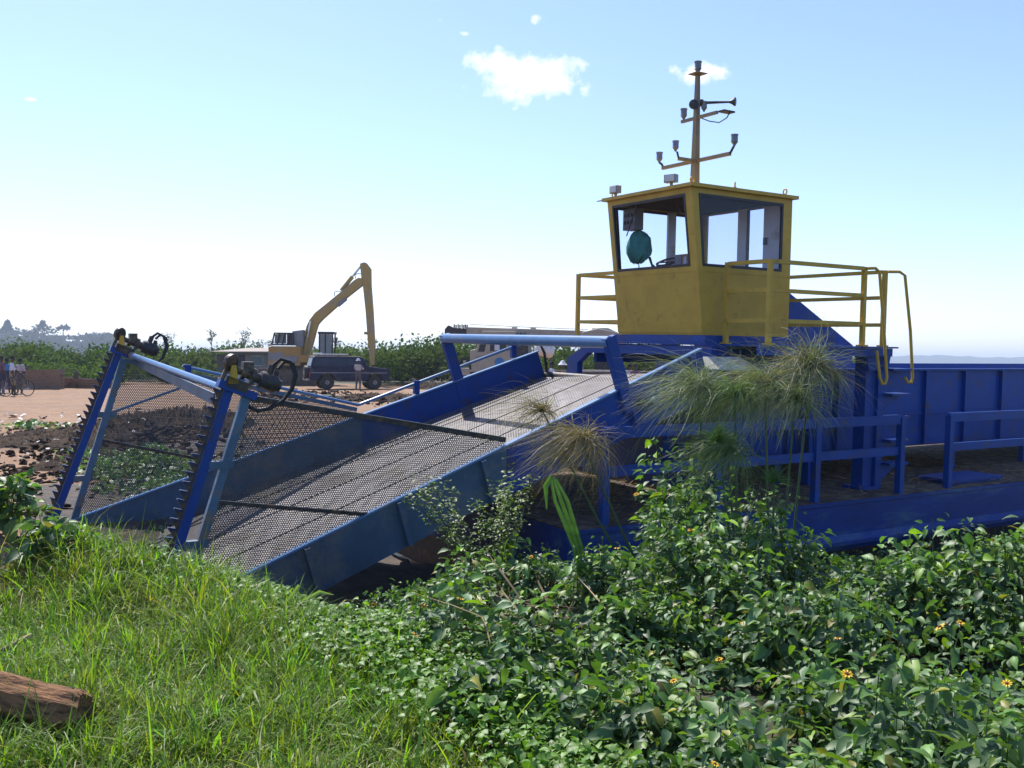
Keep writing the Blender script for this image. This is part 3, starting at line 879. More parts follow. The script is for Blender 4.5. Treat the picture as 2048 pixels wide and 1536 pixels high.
m = MB('white_paint'); m.box((10.02, 9.95, Z0), (10.06, 10.14, ZW + .02)); m.box((10.0, 9.32, Z0 + .02), (10.06, 9.62, ZW)); m.use('black_trim'); m.box((9.975, 9.54, 1.36), (9.999, 9.60, 1.46)); m.box((10.0, 9.90, Z0), (10.02, 9.945, ZW)); m.build('door', cab)
m = MB('white_paint'); m.box((9.35, yf_ - .07, Z0), (9.50, yf_ - .037, ZW)); m.build('inner_post', cab)
m = MB('grey_paint'); m.box((8.56, yn_ + .036, Z0), (10.06, yf_ - .036, Z0 + .03)); m.build('cab_floor', cab)
def gasket_y(y, tilt=True, off=0.0, name='window_frame', glass='smoked_pane'):
    a = (xf(ZS) + .09, ZS); b_ = (9.93, ZS); c = (9.93, ZW); d = (xf(ZW) + .11, ZW)
    m = MB('black_trim'); w_ = .035
    m.prism([a, b_, (b_[0], b_[1] + w_), (a[0] - .01, a[1] + w_)], 1, y - .006, y + .02); m.prism([d, c, (c[0], c[1] - w_), (d[0] + .01, d[1] - w_)], 1, y - .006, y + .02)
    m.prism([(a[0] - .01, a[1] + w_), (a[0] + w_ - .01, a[1] + w_), (d[0] + w_ + .01, d[1] - w_), (d[0] + .01, d[1] - w_)], 1, y - .006, y + .02)
    m.prism([(b_[0] - w_, b_[1] + w_), (b_[0], b_[1] + w_), (c[0], c[1] - w_), (c[0] - w_, c[1] - w_)], 1, y - .006, y + .02)
    m.build(name, cab)
    m = MB(glass); m.quad((a[0], y + .012, ZS + .01), (b_[0], y + .012, ZS + .01), (c[0], y + .012, ZW - .01), (d[0], y + .012, ZW - .01)); m.build('window_pane', cab)
gasket_y(yn_); gasket_y(yf_ - .035, glass='clear_pane')
m = MB('black_trim'); y0, y1 = yn_ + .13, yf_ - .10
for a0, a1, z0, z1 in ((y0, y1, ZS, ZS + .035), (y0, y1, ZW - .035, ZW), (y0, y0 + .03, ZS + .035, ZW - .035), (y1 - .03, y1, ZS + .035, ZW - .035)):
    frontpanel(m, a0, a1, z0, z1, .03)
m.v = [(x - .006, y, z) for x, y, z in m.v]
m.build('window_frame', cab)
m = MB('clear_pane'); m.quad((xf(ZS) + .012, y0, ZS + .01), (xf(ZS) + .012, y1, ZS + .01), (xf(ZW) + .012, y1, ZW - .01), (xf(ZW) + .012, y0, ZW - .01)); m.build('window_pane', cab)
m = MB('clear_pane'); m.quad((10.085, yn_ + .12, ZS), (10.085, yf_ - .12, ZS), (10.085, yf_ - .12, ZW), (10.085, yn_ + .12, ZW)); m.build('window_pane', cab)
m = MB('black_trim'); m.bar((8.33, 10.35, 1.87), (8.37, 10.62, 1.45), .012, .012); m.build('wiper', cab)
m = MB('yellow_paint'); m.box((8.21, 9.14, ZR), (10.16, 11.01, ZR + .045)); m.build('roof', cab)
m = MB('lining_brown'); m.box((8.36, yn_ + .04, ZR - .045), (10.06, yf_ - .04, ZR - .004)); m.build('ceiling_lining', cab)
m = MB('grey_paint'); m.box((8.62, 9.3, Z0 + .03), (8.85, 10.75, .93)); m.use('black_trim'); m.box((8.60, 9.28, .93), (8.9, 10.78, .96)); m.build('console', cab)
m = MB('black_trim')
m.path([(8.78 + .10 * math.sin(a), 10.22 + .19 * math.cos(a), 1.09 + .055 * math.sin(a)) for a in np.linspace(0, 2 * math.pi, 18)[:-1]], .016, 7, close=True)
m.path([(8.72, 10.22, .95), (8.78, 10.22, 1.09)], .02, 7); m.path([(8.78, 10.04, 1.09), (8.78, 10.40, 1.09)], .011, 6); m.build('steering_wheel', cab, smooth=True)
for y, dz in ((10.56, .22), (10.48, .10)):
    m = MB('black_trim'); m.path([(8.8, y - .05, .95), (8.8, y + .07, .96 + dz)], [.012, .02], 7); m.build('control_lever', cab, smooth=True)
m = MB('grey_paint'); m.box((8.52, 10.64, 1.56), (8.68, 10.90, 1.86)); m.use('black_trim')
for k in range(6):
    m.box((8.512, 10.68 + .075 * (k % 3), 1.64 + .1 * (k // 3)), (8.519, 10.72 + .075 * (k % 3), 1.69 + .1 * (k // 3)))
m.build('control_box', cab)
m = MB('black_trim'); m.path([(8.62, 9.3, 1.86), (8.62, 9.5, 1.70), (8.62, 9.75, 1.68), (8.62, 9.9, 1.86)], .006, 5); m.build('wire', cab)
# seat inside
m = MB('black_trim'); m.box((9.35, 9.6, Z0 + .03), (9.75, 10.0, .52)); m.box((9.70, 9.6, .52), (9.80, 10.0, 1.02)); m.build('seat', cab, bevel=.03)
for x, y, rz_ in ((8.30, 9.22, 0), (9.02, 9.20, .8), (9.95, 9.20, 1.5), (8.35, 10.9, 0)):
    m = MB('yellow_paint'); zc = ZR + .045
    m.path([(x + .035 * math.cos(a) * math.cos(rz_), y + .035 * math.cos(a) * math.sin(rz_), zc + .045 + .035 * math.sin(a)) for a in np.linspace(0, 2 * math.pi, 14)[:-1]], .010, 6, close=True)
    m.box((x - .015, y - .015, zc), (x + .015, y + .015, zc + .02)); m.build('lifting_eye', cab, smooth=True)
for y, rz_, dx in ((10.80, .0, 0), (9.62, .35, .0)):
    zc = ZR + .045; x = 8.30
    m = MB('lamp_grey'); m.box((x - .012, y - .02, zc), (x + .012, y + .02, zc + .06)); m.box((x - .05, y - .085, zc + .055), (x + .035, y + .085, zc + .16), rz_)
    m.use('lens'); m.box((x - .058, y - .07, zc + .068), (x - .049, y + .07, zc + .148), rz_, (x - .007, y)); m.build('floodlight', cab, bevel=.006)
m = MB('dark_steel'); m.bar((8.24, 10.95, ZR + .02), (8.22, 11.12, ZR + .02), .02, .012); m.build('aerial_bracket', cab)
# mast
ma = empty('mast', parent=hv)
mx, my = 8.92, 9.86
zb = ZR + .045
m = MB('mast_paint'); m.bar((mx, my, zb), (mx, my, 3.60), .095, .095, up=(1, 0, 0), w2=.048, h2=.048); m.box((mx - .09, my - .09, 3.60), (mx + .09, my + .09, 3.612)); m.build('mast_pole', ma)
def lamp(x, y, z, s=1.0):
    m = MB('lamp_grey'); m.lathe([(.012 * s, 0), (.02 * s, .02 * s), (.045 * s, .055 * s), (.05 * s, .06 * s), (.046 * s, .065 * s), (.046 * s, .14 * s), (.052 * s, .145 * s), (.052 * s, .16 * s), (.0, .165 * s)], (x, y, z), n=12); m.build('navigation_light', ma, smooth=True)
lamp(mx, my, 3.612, 1.0)
m = MB('mast_paint'); m.bar((mx, my - .66, 2.44), (mx, my + .68, 2.44), .04, .045); m.build('cross_arm', ma)
for s in (-1, 1):
    m = MB('dark_steel'); m.path([(mx, my + s * .66, 2.45), (mx, my + s * .70, 2.50), (mx - .01, my + s * .73, 2.52)], .016, 6); m.build('lamp_bracket', ma)
    lamp(mx - .01, my + s * .74, 2.52, .95)
m = MB('mast_paint'); m.bar((mx, my, 2.44), (mx - .30, my, 2.44), .04, .045); m.build('cross_arm', ma)
m = MB('dark_steel'); m.path([(mx - .30, my, 2.45), (mx - .33, my, 2.53)], .014, 6); m.build('lamp_bracket', ma)
lamp(mx - .34, my + .02, 2.53, .9)
m = MB('mast_paint'); m.bar((mx, my - .40, 3.02), (mx, my + .30, 3.02), .036, .04); m.build('cross_arm', ma)
lamp(mx, my + .26, 3.04, .95); lamp(mx + .02, my - .12, 3.08, .85)
m = MB('dark_steel'); m.lathe([(.05, -.02), (.05, 0), (.02, .04), (.015, .36), (.03, .4), (.06, .44), (.055, .45)], (mx + .0, my - .10, 3.20), (.55, -.83, -.05), 12); m.box((mx + .1, my - .42, 3.05), (mx + .3, my - .30, 3.07)); m.build('horn', ma, smooth=True)
m = MB('dark_steel'); m.lathe([(.0, -.01), (.065, 0), (.065, .03), (.0, .04)], (mx - .05, my, 3.19), (-.85, -.5, 0), 14); m.build('horn_mouth', ma, smooth=True)
m = MB('rubber'); m.path([(mx + .05, my - .03, 3.02), (mx + .1, my - .15, 2.96), (mx + .16, my - .27, 2.93), (mx + .2, my - .37, 2.98), (mx + .22, my - .42, 3.07)], .008, 6); m.build('cable', ma, smooth=True)

# loose things in and on the barge (world copies of barge positions)
def hw(p):
    return B3 @ Vector(p) + Vector((0, 0, CAMZ))
def hobj(m, name, base, **k):
    o = m.build(name, None, off=base, **k)
    o.matrix_world = Matrix.Translation(hw(base)) @ B3.to_4x4()
    return o
m = MB('teal_cloth')
V = []; F = []
nb_ = 30
prof = [(.02, 1.57), (.05, 1.54), (.10, 1.51), (.15, 1.475), (.18, 1.42), (.19, 1.34), (.185, 1.26), (.165, 1.19), (.12, 1.135), (.05, 1.105)]
for i, (r, z) in enumerate(prof):
    for j in range(nb_):
        a = 2 * math.pi * j / nb_
        rr = 1.2 * r * (1 + .09 * math.sin(2 * a + .5 * i) + .06 * math.sin(5 * a + .9 * i) + .035 * math.sin(11 * a - 1.3 * i))
        V.append((8.66 + rr * .5 * math.cos(a), 10.70 + rr * math.sin(a) + .012 * math.sin(z * 30), z + .018 * math.sin(5 * a) + .012 * math.sin(9 * a + i)))
for i in range(len(prof) - 1):
    for j in range(nb_):
        F.append((i * nb_ + j, i * nb_ + (j + 1) % nb_, (i + 1) * nb_ + (j + 1) % nb_, (i + 1) * nb_ + j))
F.append(tuple(range(nb_))); F.append(tuple(range((len(prof) - 1) * nb_, len(prof) * nb_)))
m.add(V, F); m.path([(8.66, 10.70, 1.55), (8.66, 10.70, 1.565)], .008, 6)
m.use('rubber'); m.path([(8.66, 10.7, 1.12), (8.66, 10.68, .98), (8.66, 10.66, .962)], .008, 5)
tag(hobj(m, 'bag', (8.66, 10.70, 1.10), smooth=True), 'teal green cloth bag hanging inside the wheelhouse front window', 'bag')
m = MB('cardboard'); m.box((8.72, 9.72, .962), (8.88, 9.99, 1.17)); m.use('grey_paint'); m.box((8.712, 9.86, .975), (8.719, 9.985, 1.16)); m.use('cloth_white'); m.prism([(9.74, .98), (9.82, .98), (9.80, 1.13), (9.76, 1.14)], 0, 8.712, 8.719)
tag(hobj(m, 'box', (8.8, 9.86, .962)), 'small printed cardboard box on the wheelhouse console', 'box')
# straw and dead weed lying on the deck
n = 5200
px = rng.uniform(5.7, 15, n); py = rng.choice([0, 1], n, p=[.35, .65]) * 0 + rng.uniform(8.05, 12.5, n)
keep = rng.random(n) < np.clip(.25 + .9 * (py > 9.6), 0, 1)
px, py = px[keep], py[keep]; n = len(px)
pz = -1.955 + .10 * np.clip(wob(px, py, 1.5, 4), 0, 1) * rng.random(n)
P = (np.array(B3) @ np.stack([px, py, pz])).T + np.array([0, 0, CAMZ])
TV = np.array([[0, -.5, 0], [1, -.3, 0.02], [1, .3, .02], [0, .5, 0]]); TF = np.array([[0, 1, 2, 3]])
v, f, c = scatter_arrays(TV, TF, P, rot_mats(rng.random(n) * 6.28, rng.normal(size=n) * .25, rng.normal(size=n)), np.stack([rng.uniform(.08, .32, n), rng.uniform(.006, .016, n), np.ones(n)], -1), rng.uniform(.5, 1.5, (n, 1)) * np.array([[1, .95, .85]]))
tag(tri_mesh('dead_weed', v, f, ['straw'], c), 'brown dried weed scraps strewn over the barge deck', 'plant debris', kind='stuff')
# ------------------------------------------------------------------ machines and buildings on the field
VA = math.atan2(fr[1], fr[0])                      # direction of "to the right" on the ground
def gz(x, y): return float(ground_z(x, y))
def wheel(parent, x, y, z, r, w_, rim=.62, name='wheel', rimmat='rim_grey', ax=(0, 1, 0)):
    e = empty(name, (x, y, z), parent=parent)
    m = MB('rubber'); m.lathe([(r * rim, -w_ / 2), (r * .93, -w_ / 2), (r, -w_ * .36), (r, w_ * .36), (r * .93, w_ / 2), (r * rim, w_ / 2)], (0, 0, 0), ax, 24); m.build('tyre', e, smooth=True)
    m = MB(rimmat); m.lathe([(r * .2, -w_ * .5), (r * .28, -w_ * .52), (r * .34, -w_ * .36), (r * rim * .9, -w_ * .38), (r * rim * 1.02, -w_ * .49), (r * rim * 1.02, w_ * .49), (r * .3, w_ * .45)], (0, 0, 0), ax, 20)
    m.use('black_trim')
    for k in range(6):
        a = k * math.pi / 3
        rr = r * .46
        if ax == (0, 1, 0): m.box((math.cos(a) * rr - r * .06, -w_ * .40, math.sin(a) * rr - r * .06), (math.cos(a) * rr + r * .06, -w_ * .36, math.sin(a) * rr + r * .06))
    m.build('rim', e, smooth=True)
    return e
# --- off-road car
x, y = 20.75, 51.9
car = empty('parked_car', (x, y, gz(x, y)), VA + R_(21))
tag(car, 'dark blue off-road car parked on the dirt with roof rack and rear spare wheel', 'car')
def arc(cx, r, z0):
    return [(cx + r * math.cos(a), z0 + r * math.sin(a)) for a in np.linspace(math.pi, 0, 9)]
poly = [(-2.28, .62), (-2.28, .52)] + arc(-1.32, .45, .50) + arc(1.42, .45, .50) + [(2.20, .52), (2.28, .62), (2.28, 1.08), (2.2, 1.18), (1.1, 1.31), (-2.25, 1.27)]
m = MB('car_blue'); m.prism(poly, 1, -.86, .86); m.build('body', car, bevel=.04)
m = MB('car_blue')
lo = [(-2.25, 1.262), (.86, 1.262)]; hi = [(-2.08, 1.86), (.28, 1.86)]
m.add([(-2.25, -.85, 1.262), (1.12, -.85, 1.262), (1.12, .85, 1.262), (-2.25, .85, 1.262), (-2.10, -.74, 1.84), (.72, -.74, 1.84), (.72, .74, 1.84), (-2.10, .74, 1.84)],
      [(3, 2, 1, 0), (4, 5, 6, 7), (0, 1, 5, 4), (1, 2, 6, 5), (2, 3, 7, 6), (3, 0, 4, 7)]); m.build('cabin', car, bevel=.05)
m = MB('roof_tin'); m.box((-2.02, -.70, 1.845), (.62, .70, 1.90)); m.build('roof', car, bevel=.025)
def sidept(u, k, s):
    xa = -2.25 + 3.37 * u; xb = -2.10 + 2.82 * u
    return (xa + (xb - xa) * k, s * (.85 - .11 * k + .008), 1.262 + .578 * k)
for s in (-1, 1):
    for a, b_ in ((.04, .33), (.36, .62), (.65, .90)):
        m = MB('car_glass'); m.quad(sidept(a, .16, s), sidept(b_, .16, s), sidept(min(b_, .96), .86, s), sidept(a + .01, .86, s)); m.build('side_window', car)
    m = MB('car_stripe'); m.box((-2.26, s * .867 - .005, .93), (2.1, s * .867 + .005, .965)); m.build('stripe', car)
    m = MB('bare_steel'); m.box((-.72, s * .93 - .06, .42), (.88, s * .93 + .06, .46)); m.build('side_step', car)
    m = MB('red_lens'); m.box((-2.31, s * .74 - .08, .72), (-2.279, s * .74 + .08, .98)); m.build('tail_light', car)
    m = MB('lens'); m.box((2.275, s * .62 - .11, .80), (2.30, s * .62 + .11, .98)); m.build('headlight', car)
    m = MB('black_trim'); m.box((.82, s * 1.0 - .10, 1.30), (.92, s * 1.0 + .10, 1.48)); m.build('mirror', car)
    for xw in (-1.32, 1.42):
        wheel(car, xw, s * .74, .40, .40, .26)
m = MB('pale_glass'); m.quad((-2.232, -.66, 1.34), (-2.232, .66, 1.34), (-2.125, .62, 1.76), (-2.125, -.62, 1.76)); m.build('rear_window', car)
m = MB('car_glass'); m.quad((1.09, -.76, 1.33), (1.09, .76, 1.33), (.775, .66, 1.78), (.775, -.66, 1.78)); m.build('windscreen', car)
wheel(car, -2.42, -.15, .95, .39, .22, name='spare_wheel', ax=(1, 0, 0))
m = MB('bare_steel'); m.box((-2.45, -.8, .50), (-2.29, .8, .62)); m.build('rear_bumper', car, bevel=.02)
m = MB('black_trim'); m.box((2.285, -.82, .48), (2.45, .82, .66)); m.build('front_bumper', car, bevel=.02)
m = MB('car_stripe'); m.prism([(1.13, 1.306), (2.18, 1.182), (2.18, 1.194), (1.13, 1.318)], 1, -.6, .6); m.build('bonnet', car)
rk = empty('roof_rack', parent=car)
for yy in (-.62, .62):
    m = MB('white_paint'); m.bar((-1.9, yy, 2.0), (-.1, yy, 2.0), .05, .06); m.build('rack_rail', rk)
for xx in (-1.75, -1.15, -.65, -.2):
    m = MB('black_trim'); m.box((xx - .02, -.62, 1.90), (xx + .02, .62, 1.97)); m.build('rack_bar', rk)
m = MB('white_paint'); m.box((-1.95, -.5, 2.0), (-1.55, .3, 2.07)); m.build('rack_box', rk)

# --- long-reach excavator; local x to the right of the picture plane, z up
K = 62 / 1907.0
ex0 = st((600 - 1024) * K, 62.5)
ex = empty('excavator', (*ex0, gz(*ex0)), VA)
tag(ex, 'yellow long-reach excavator with raised boom and hanging arm behind the car', 'excavator')
def E(u, v): return ((u - 600) * K, (772 - v) * K)
def zz(px, py): return E(400 + px / 4.096, 500 + py / 4.096)
m = MB('boom_yellow')
bp_ = [zz(*p) for p in ((790, 830), (822, 760), (845, 690), (862, 630), (885, 580), (930, 520), (1010, 455), (1130, 355), (1250, 250), (1285, 228), (1315, 232), (1318, 290), (1200, 385), (1050, 520), (985, 580), (955, 615), (938, 670), (905, 800), (880, 900), (850, 900))]
m.prism(bp_, 1, -.26, .26); boom = m.build('boom', ex, bevel=.03)
m = MB('boom_yellow')
m.prism([zz(*p) for p in ((1296, 112), (1330, 100), (1352, 108), (1387, 155), (1390, 290), (1408, 500), (1424, 780), (1424, 940), (1388, 948), (1368, 780), (1345, 500), (1322, 300), (1308, 225))], 1, -.2, .2); arm = m.build('arm', ex, bevel=.02)
def cyl(a, b_, r1, r2, y=0.0, nm='cylinder'):
    a = zz(*a); b_ = zz(*b_); c = (a[0] * .45 + b_[0] * .55, a[1] * .45 + b_[1] * .55)
    m = MB('boom_yellow'); m.tube((a[0], y, a[1]), (c[0], y, c[1]), r1, 10); m.use('chrome'); m.tube((c[0], y, c[1]), (b_[0], y, b_[1]), r2, 8); m.build(nm, ex, smooth=True)
cyl((1140, 335), (1308, 122), .14, .07)
cyl((840, 880), (900, 590), .12, .07, .36); cyl((840, 880), (900, 590), .12, .07, -.36)
for p0 in ((1090, 360), (1260, 215)):
    m = MB('rubber'); q = [zz(p0[0] + dx, p0[1] + dy) for dx, dy in ((0, 20), (-5, -10), (20, -22), (50, -18), (60, 5))]
    m.path([(a, -.1, b_) for a, b_ in q], .03, 6); m.build('hose', boom, smooth=True)
m = MB('grey_paint'); a, b_ = zz(1120, 460), zz(1190, 400); m.bar((a[0], -.3, a[1]), (b_[0], -.3, b_[1]), .1, .25); m.build('junction_box', boom)
m = MB('boom_yellow'); a, b_ = zz(1340, 680), zz(1362, 690); m.box((a[0] - .06, -.1, a[1] - .1), (b_[0], .1, b_[1] + .15)); m.build('arm_lug', arm)
# house
m = MB('excavator_yellow'); a = E(542, 734); b_ = E(606, 695); m.box((a[0], -1.3, a[1]), (b_[0], 1.3, b_[1])); m.build('engine_house', ex, bevel=.08)
m = MB('excavator_yellow'); m.box((E(590, 0)[0], -1.32, E(0, 727)[1]), (E(640, 0)[0], 1.3, E(0, 712)[1])); m.build('swing_deck', ex, bevel=.04)
m = MB('grey_paint'); m.box((E(543, 0)[0], -1.312, E(0, 722)[1]), (E(573, 0)[0], -1.302, E(0, 708)[1])); m.box((E(575, 0)[0], -1.362, E(0, 726)[1]), (E(600, 0)[0], -1.322, E(0, 714)[1])); m.build('side_panel', ex)
m = MB('black_trim')
a = E(548, 693); b_ = E(590, 668)
for x0, x1, z0, z1 in ((a[0], b_[0], a[1], a[1] + .08), (a[0] + .2, b_[0], b_[1] - .08, b_[1])):
    m.box((x0, -1.2, z0), (x1, .2, z1))
for f_ in (0, .25, .5, .72):
    xx = a[0] + (b_[0] - a[0]) * f_
    m.bar((xx, -1.15, a[1]), (xx + .18, -1.15, b_[1]), .08, .08); m.bar((xx, .15, a[1]), (xx + .18, .15, b_[1]), .08, .08)
m.box((a[0] + (b_[0] - a[0]) * .7, -1.1, a[1] + .05), (b_[0] - .02, .1, b_[1] - .05)); m.build('guard_cage', ex)
m = MB('pale_glass'); m.box((a[0] + .15, -1.0, a[1] + .1), (a[0] + .9, -.98, b_[1] - .1)); m.build('cage_pane', ex)
m = MB('grey_paint'); a = E(588, 695); b_ = E(608, 662); m.prism([(a[0] + .2, a[1]), (a[0] + .62, a[1]), (b_[0], b_[1]), (b_[0] - .7, b_[1] - .1)], 1, -.9, -.3); m.build('air_intake', ex)
# operator cab
ca, cb_ = E(632, 724), E(661, 668)
m = MB('black_trim'); cw = cb_[0] - ca[0]
for xx in (ca[0], ca[0] + cw * .42, cb_[0] - .09):
    for yy in (.25, 1.2):
        m.box((xx, yy, ca[1]), (xx + .09, yy + .09, cb_[1]))
m.box((ca[0] - .05, .2, cb_[1] - .02), (cb_[0] + .05, 1.32, cb_[1] + .12)); m.build('cab_frame', ex)
m = MB('excavator_yellow'); m.box((ca[0], .25, ca[1] - .5), (cb_[0], 1.3, ca[1] + .35)); m.build('cab_base', ex)
m = MB('pale_glass'); m.box((ca[0] + .1, .27, ca[1] + .36), (cb_[0] - .1, .29, cb_[1] - .05)); m.build('cab_window', ex)
m = MB('black_trim'); m.bar((cb_[0], .3, cb_[1] - .5), (cb_[0] + .2, .2, cb_[1] - .45), .03, .03); m.box((cb_[0] + .15, .15, cb_[1] - .6), (cb_[0] + .28, .25, cb_[1] - .3)); m.build('mirror', ex)
# tracks
for s in (-1, 1):
    yc = s * 1.25
    tk = empty('track', parent=ex)
    L0, L1, r = -2.75, 1.2, .48
    out = [(L0 + r * math.cos(a), r + .02 + r * math.sin(a)) for a in np.linspace(math.pi / 2, 3 * math.pi / 2, 9)] + [(L1 + r * math.cos(a), r + .02 + r * math.sin(a)) for a in np.linspace(-math.pi / 2, math.pi / 2, 9)]
    m = MB('mud_track'); m.prism(out, 1, yc - .35, yc + .35); m.build('track_belt', tk)
    per = []
    for i in range(len(out)):
        a = np.array(out[i]); b2 = np.array(out[(i + 1) % len(out)]); n_ = max(1, int(np.linalg.norm(b2 - a) / .19))
        per += [a + (b2 - a) * k / n_ for k in range(n_)]
    for i, p in enumerate(per):
        q = per[(i + 1) % len(per)]; dr = q - p; dr = dr / max(np.linalg.norm(dr), 1e-6); nn = np.array([dr[1], -dr[0]])
        c = p + nn * .03
        m = MB('mud_track') if i == 0 and s == -1 else None
        if m is not None:
            m.box((-.08, -.38, -.03), (.08, .38, .03)); shoe = m.mesh('track_shoe')
        instance(shoe, 'track_shoe', tk, (c[0], yc, c[1]), (0, -math.atan2(dr[1], dr[0]), 0))
m = MB('mud_track'); m.box((-1.6, -.9, .75), (.6, .9, 1.25)); m.build('undercarriage', ex)

# --- truck crane
K2 = 45 / 1907.0
cr0 = st((990 - 1024) * K2, 45.5)
ck = empty('truck_crane', (*cr0, gz(*cr0)), VA + R_(-6))
tag(ck, 'cream truck crane with its long boom lowered over the cab, beyond the conveyor', 'crane')
def C(u, v): return ((u - 990) * K2, (796 - v) * K2)
def prc(m, pts, y0, y1): m.prism([C(*p) for p in pts], 1, y0, y1); return m
m = prc(MB('crane_cream'), ((945, 745), (945, 702), (957, 700), (970, 664), (1035, 664), (1035, 745)), -1.15, 1.0); m.build('cab', ck, bevel=.03)
for nm, pts in (('door_window', ((985, 704), (985, 676), (1017, 676), (1017, 702))), ('front_quarter_window', ((961, 705), (969, 676), (980, 676), (974, 705)))):
    m = prc(MB('car_glass'), pts, -1.162, -1.152); m.build(nm, ck)
m = prc(MB('cloth_white'), ((994, 702), (994, 690), (999, 684), (1004, 690), (1004, 702)), -1.170, -1.164); m.build('curtain', ck)
m = prc(MB('pale_glass'), ((1019, 703), (1019, 676), (1026, 676), (1026, 703)), -1.166, -1.153); m.build('rear_window', ck)
m = prc(MB('car_glass'), ((957.4, 704), (957.4, 701), (969.6, 668), (969, 704)), -.9, .8); m.build('windscreen', ck)
m = MB('cloth_blue'); a = C(1004, 720); m.lathe([(.0, 0), (.22, 0), (.22, .01), (0, .012)], (a[0], -1.155, a[1] - .12), (0, -1, 0), 18); m.build('emblem', ck)
m = prc(MB('crane_cream'), ((922, 738), (945, 738), (945, 752), (922, 752)), -1.1, 1.0); m.build('bumper', ck)
m = MB('rubber'); a = C(926, 740); m.path([(a[0] + .28 * math.cos(q) + .2, -1.15, a[1] + .5 * math.sin(q)) for q in np.linspace(0, math.pi, 9)], .06, 7); m.build('mudguard', ck, smooth=True)
m = MB('lens'); a = C(934, 723); m.lathe([(.0, 0), (.07, .01), (.08, .05), (.07, .1), (0, .11)], (a[0], -1.0, a[1] - .1), n=10); m.use('crane_cream'); m.tube((a[0], -1.0, a[1] - .5), (a[0], -1.0, a[1] - .1), .02, 6); m.build('marker_lamp', ck, smooth=True)
m = prc(MB('mud_track'), ((1030, 740), (1330, 740), (1330, 765), (935, 765), (935, 752), (1030, 752)), -1.1, 1.0); m.build('chassis', ck)
m = prc(MB('dark_steel'), ((1036, 740), (1060, 740), (1060, 672), (1036, 672)), -1.0, .9); m.build('machinery', ck)
for u in (975, 1090, 1230, 1290):
    for yy in (-.95, .85):
        wheel(ck, C(u, 0)[0], yy, .52, .52, .34, name='wheel', rimmat='crane_cream')
m = MB('crane_cream'); m.prism([C(930, 655), C(1180, 661), C(1180, 684), C(930, 680)], 1, -.30, .30); bm_ = m.build('boom', ck, bevel=.02)
m = MB('dark_steel'); m.prism([C(888, 660), C(895, 652), C(905, 657), C(932, 658), C(932, 680), C(888, 682)], 1, -.34, .34); m.build('boom_head', ck)
for u in (907, 915, 923, 930):
    m = MB('dark_steel'); a = C(u, 657); m.box((a[0] - .03, -.3, a[1]), (a[0] + .03, -.24, a[1] + .17)); m.box((a[0] - .03, .24, a[1]), (a[0] + .03, .3, a[1] + .17)); m.build('rope_guide', bm_)
m = MB('dark_steel'); a = C(937, 653.5); b_ = C(1175, 660); m.path([(a[0], 0, a[1] + .1), ((a[0] + b_[0]) / 2, 0, (a[1] + b_[1]) / 2 + .06), (b_[0], 0, b_[1] + .05)], .012, 5); m.build('hoist_rope', bm_)
for u in (1028, 1066):
    m = MB('board_grey'); a = C(u, 658); m.box((a[0] - .12, -.15, a[1] - .02), (a[0] + .12, .15, a[1] + .09)); m.build('boom_bracket', bm_)
m = prc(MB('crane_cream'), ((1165, 664), (1195, 657), (1235, 664), (1250, 680), (1250, 700), (1160, 700)), -.9, .8); m.build('turret', ck, bevel=.05)
m = prc(MB('dark_steel'), ((1190, 700), (1220, 700), (1220, 740), (1190, 740)), -.5, .5); m.build('slew_ring', ck)
m = prc(MB('board_grey'), ((1185, 656), (1215, 655), (1235, 664), (1180, 664)), -.5, .5); m.build('winch', ck)
def lettering(s, parent, loc, size, rz=0, matn='black_trim', name='lettering'):
    cu = bpy.data.curves.new(name, 'FONT'); cu.body = s; cu.size = size; cu.extrude = .004
    cu.materials.append(MATS[matn])
    o = bpy.data.objects.new(name, cu); COL.objects.link(o)
    me_ = bpy.data.meshes.new_from_object(o.evaluated_get(bpy.context.evaluated_depsgraph_get())); bpy.data.objects.remove(o)
    o = bpy.data.objects.new(name, me_); COL.objects.link(o); o.parent = parent
    o.location = loc; o.rotation_euler = (math.pi / 2, 0, rz)
    return o
a = C(993, 676); lettering('ADRAWI', bm_, (a[0], -.308, a[1]), .36)
a = C(957, 716); lettering('LAAADE', ck, (a[0], -1.158, a[1]), .12, matn='grey_paint')

# --- white tank
x, y = st((1088 - 1024) * 52 / 1907, 52)
m = MB('white_paint'); m.lathe([(.0, -.55), (.25, -.52), (.36, -.42), (.38, -.3), (.38, .3), (.36, .42), (.25, .52), (0, .55)], (x, y, gz(x, y) + 2.35), (fr[0], fr[1], -.25), 18)
tk_ = m.build('storage_tank', None, off=(x, y, gz(x, y)), smooth=True); tk_.location = (x, y, gz(x, y))
tag(tk_, 'white round storage tank on a rack behind the conveyor end', 'tank')
for dx in (-.35, .35):
    m = MB('dark_steel'); m.bar((dx * fr[0], dx * fr[1], 0), (dx * fr[0], dx * fr[1], 2.05), .1, .1); m.build('tank_leg', tk_)
# --- timber trestle by the slip
x, y = st((1195 - 1024) * 36 / 1907, 36)
tr_ = empty('timber_trestle', (x, y, gz(x, y)), VA)
tag(tr_, 'wooden trestle table standing beyond the conveyor end under the bridge', 'trestle')
for i, zt in enumerate((1.38, 1.10)):
    m = MB('board_grey'); m.box((-.6 - .05 * i, -.3, zt), (.7 + .05 * i, .3, zt + .07)); m.build('plank', tr_)
for dx in (-.5, .5):
    for dy in (-.22, .22):
        m = MB('bark'); m.box((dx - .04, dy - .04, 0), (dx + .04, dy + .04, 1.38)); m.build('leg', tr_)

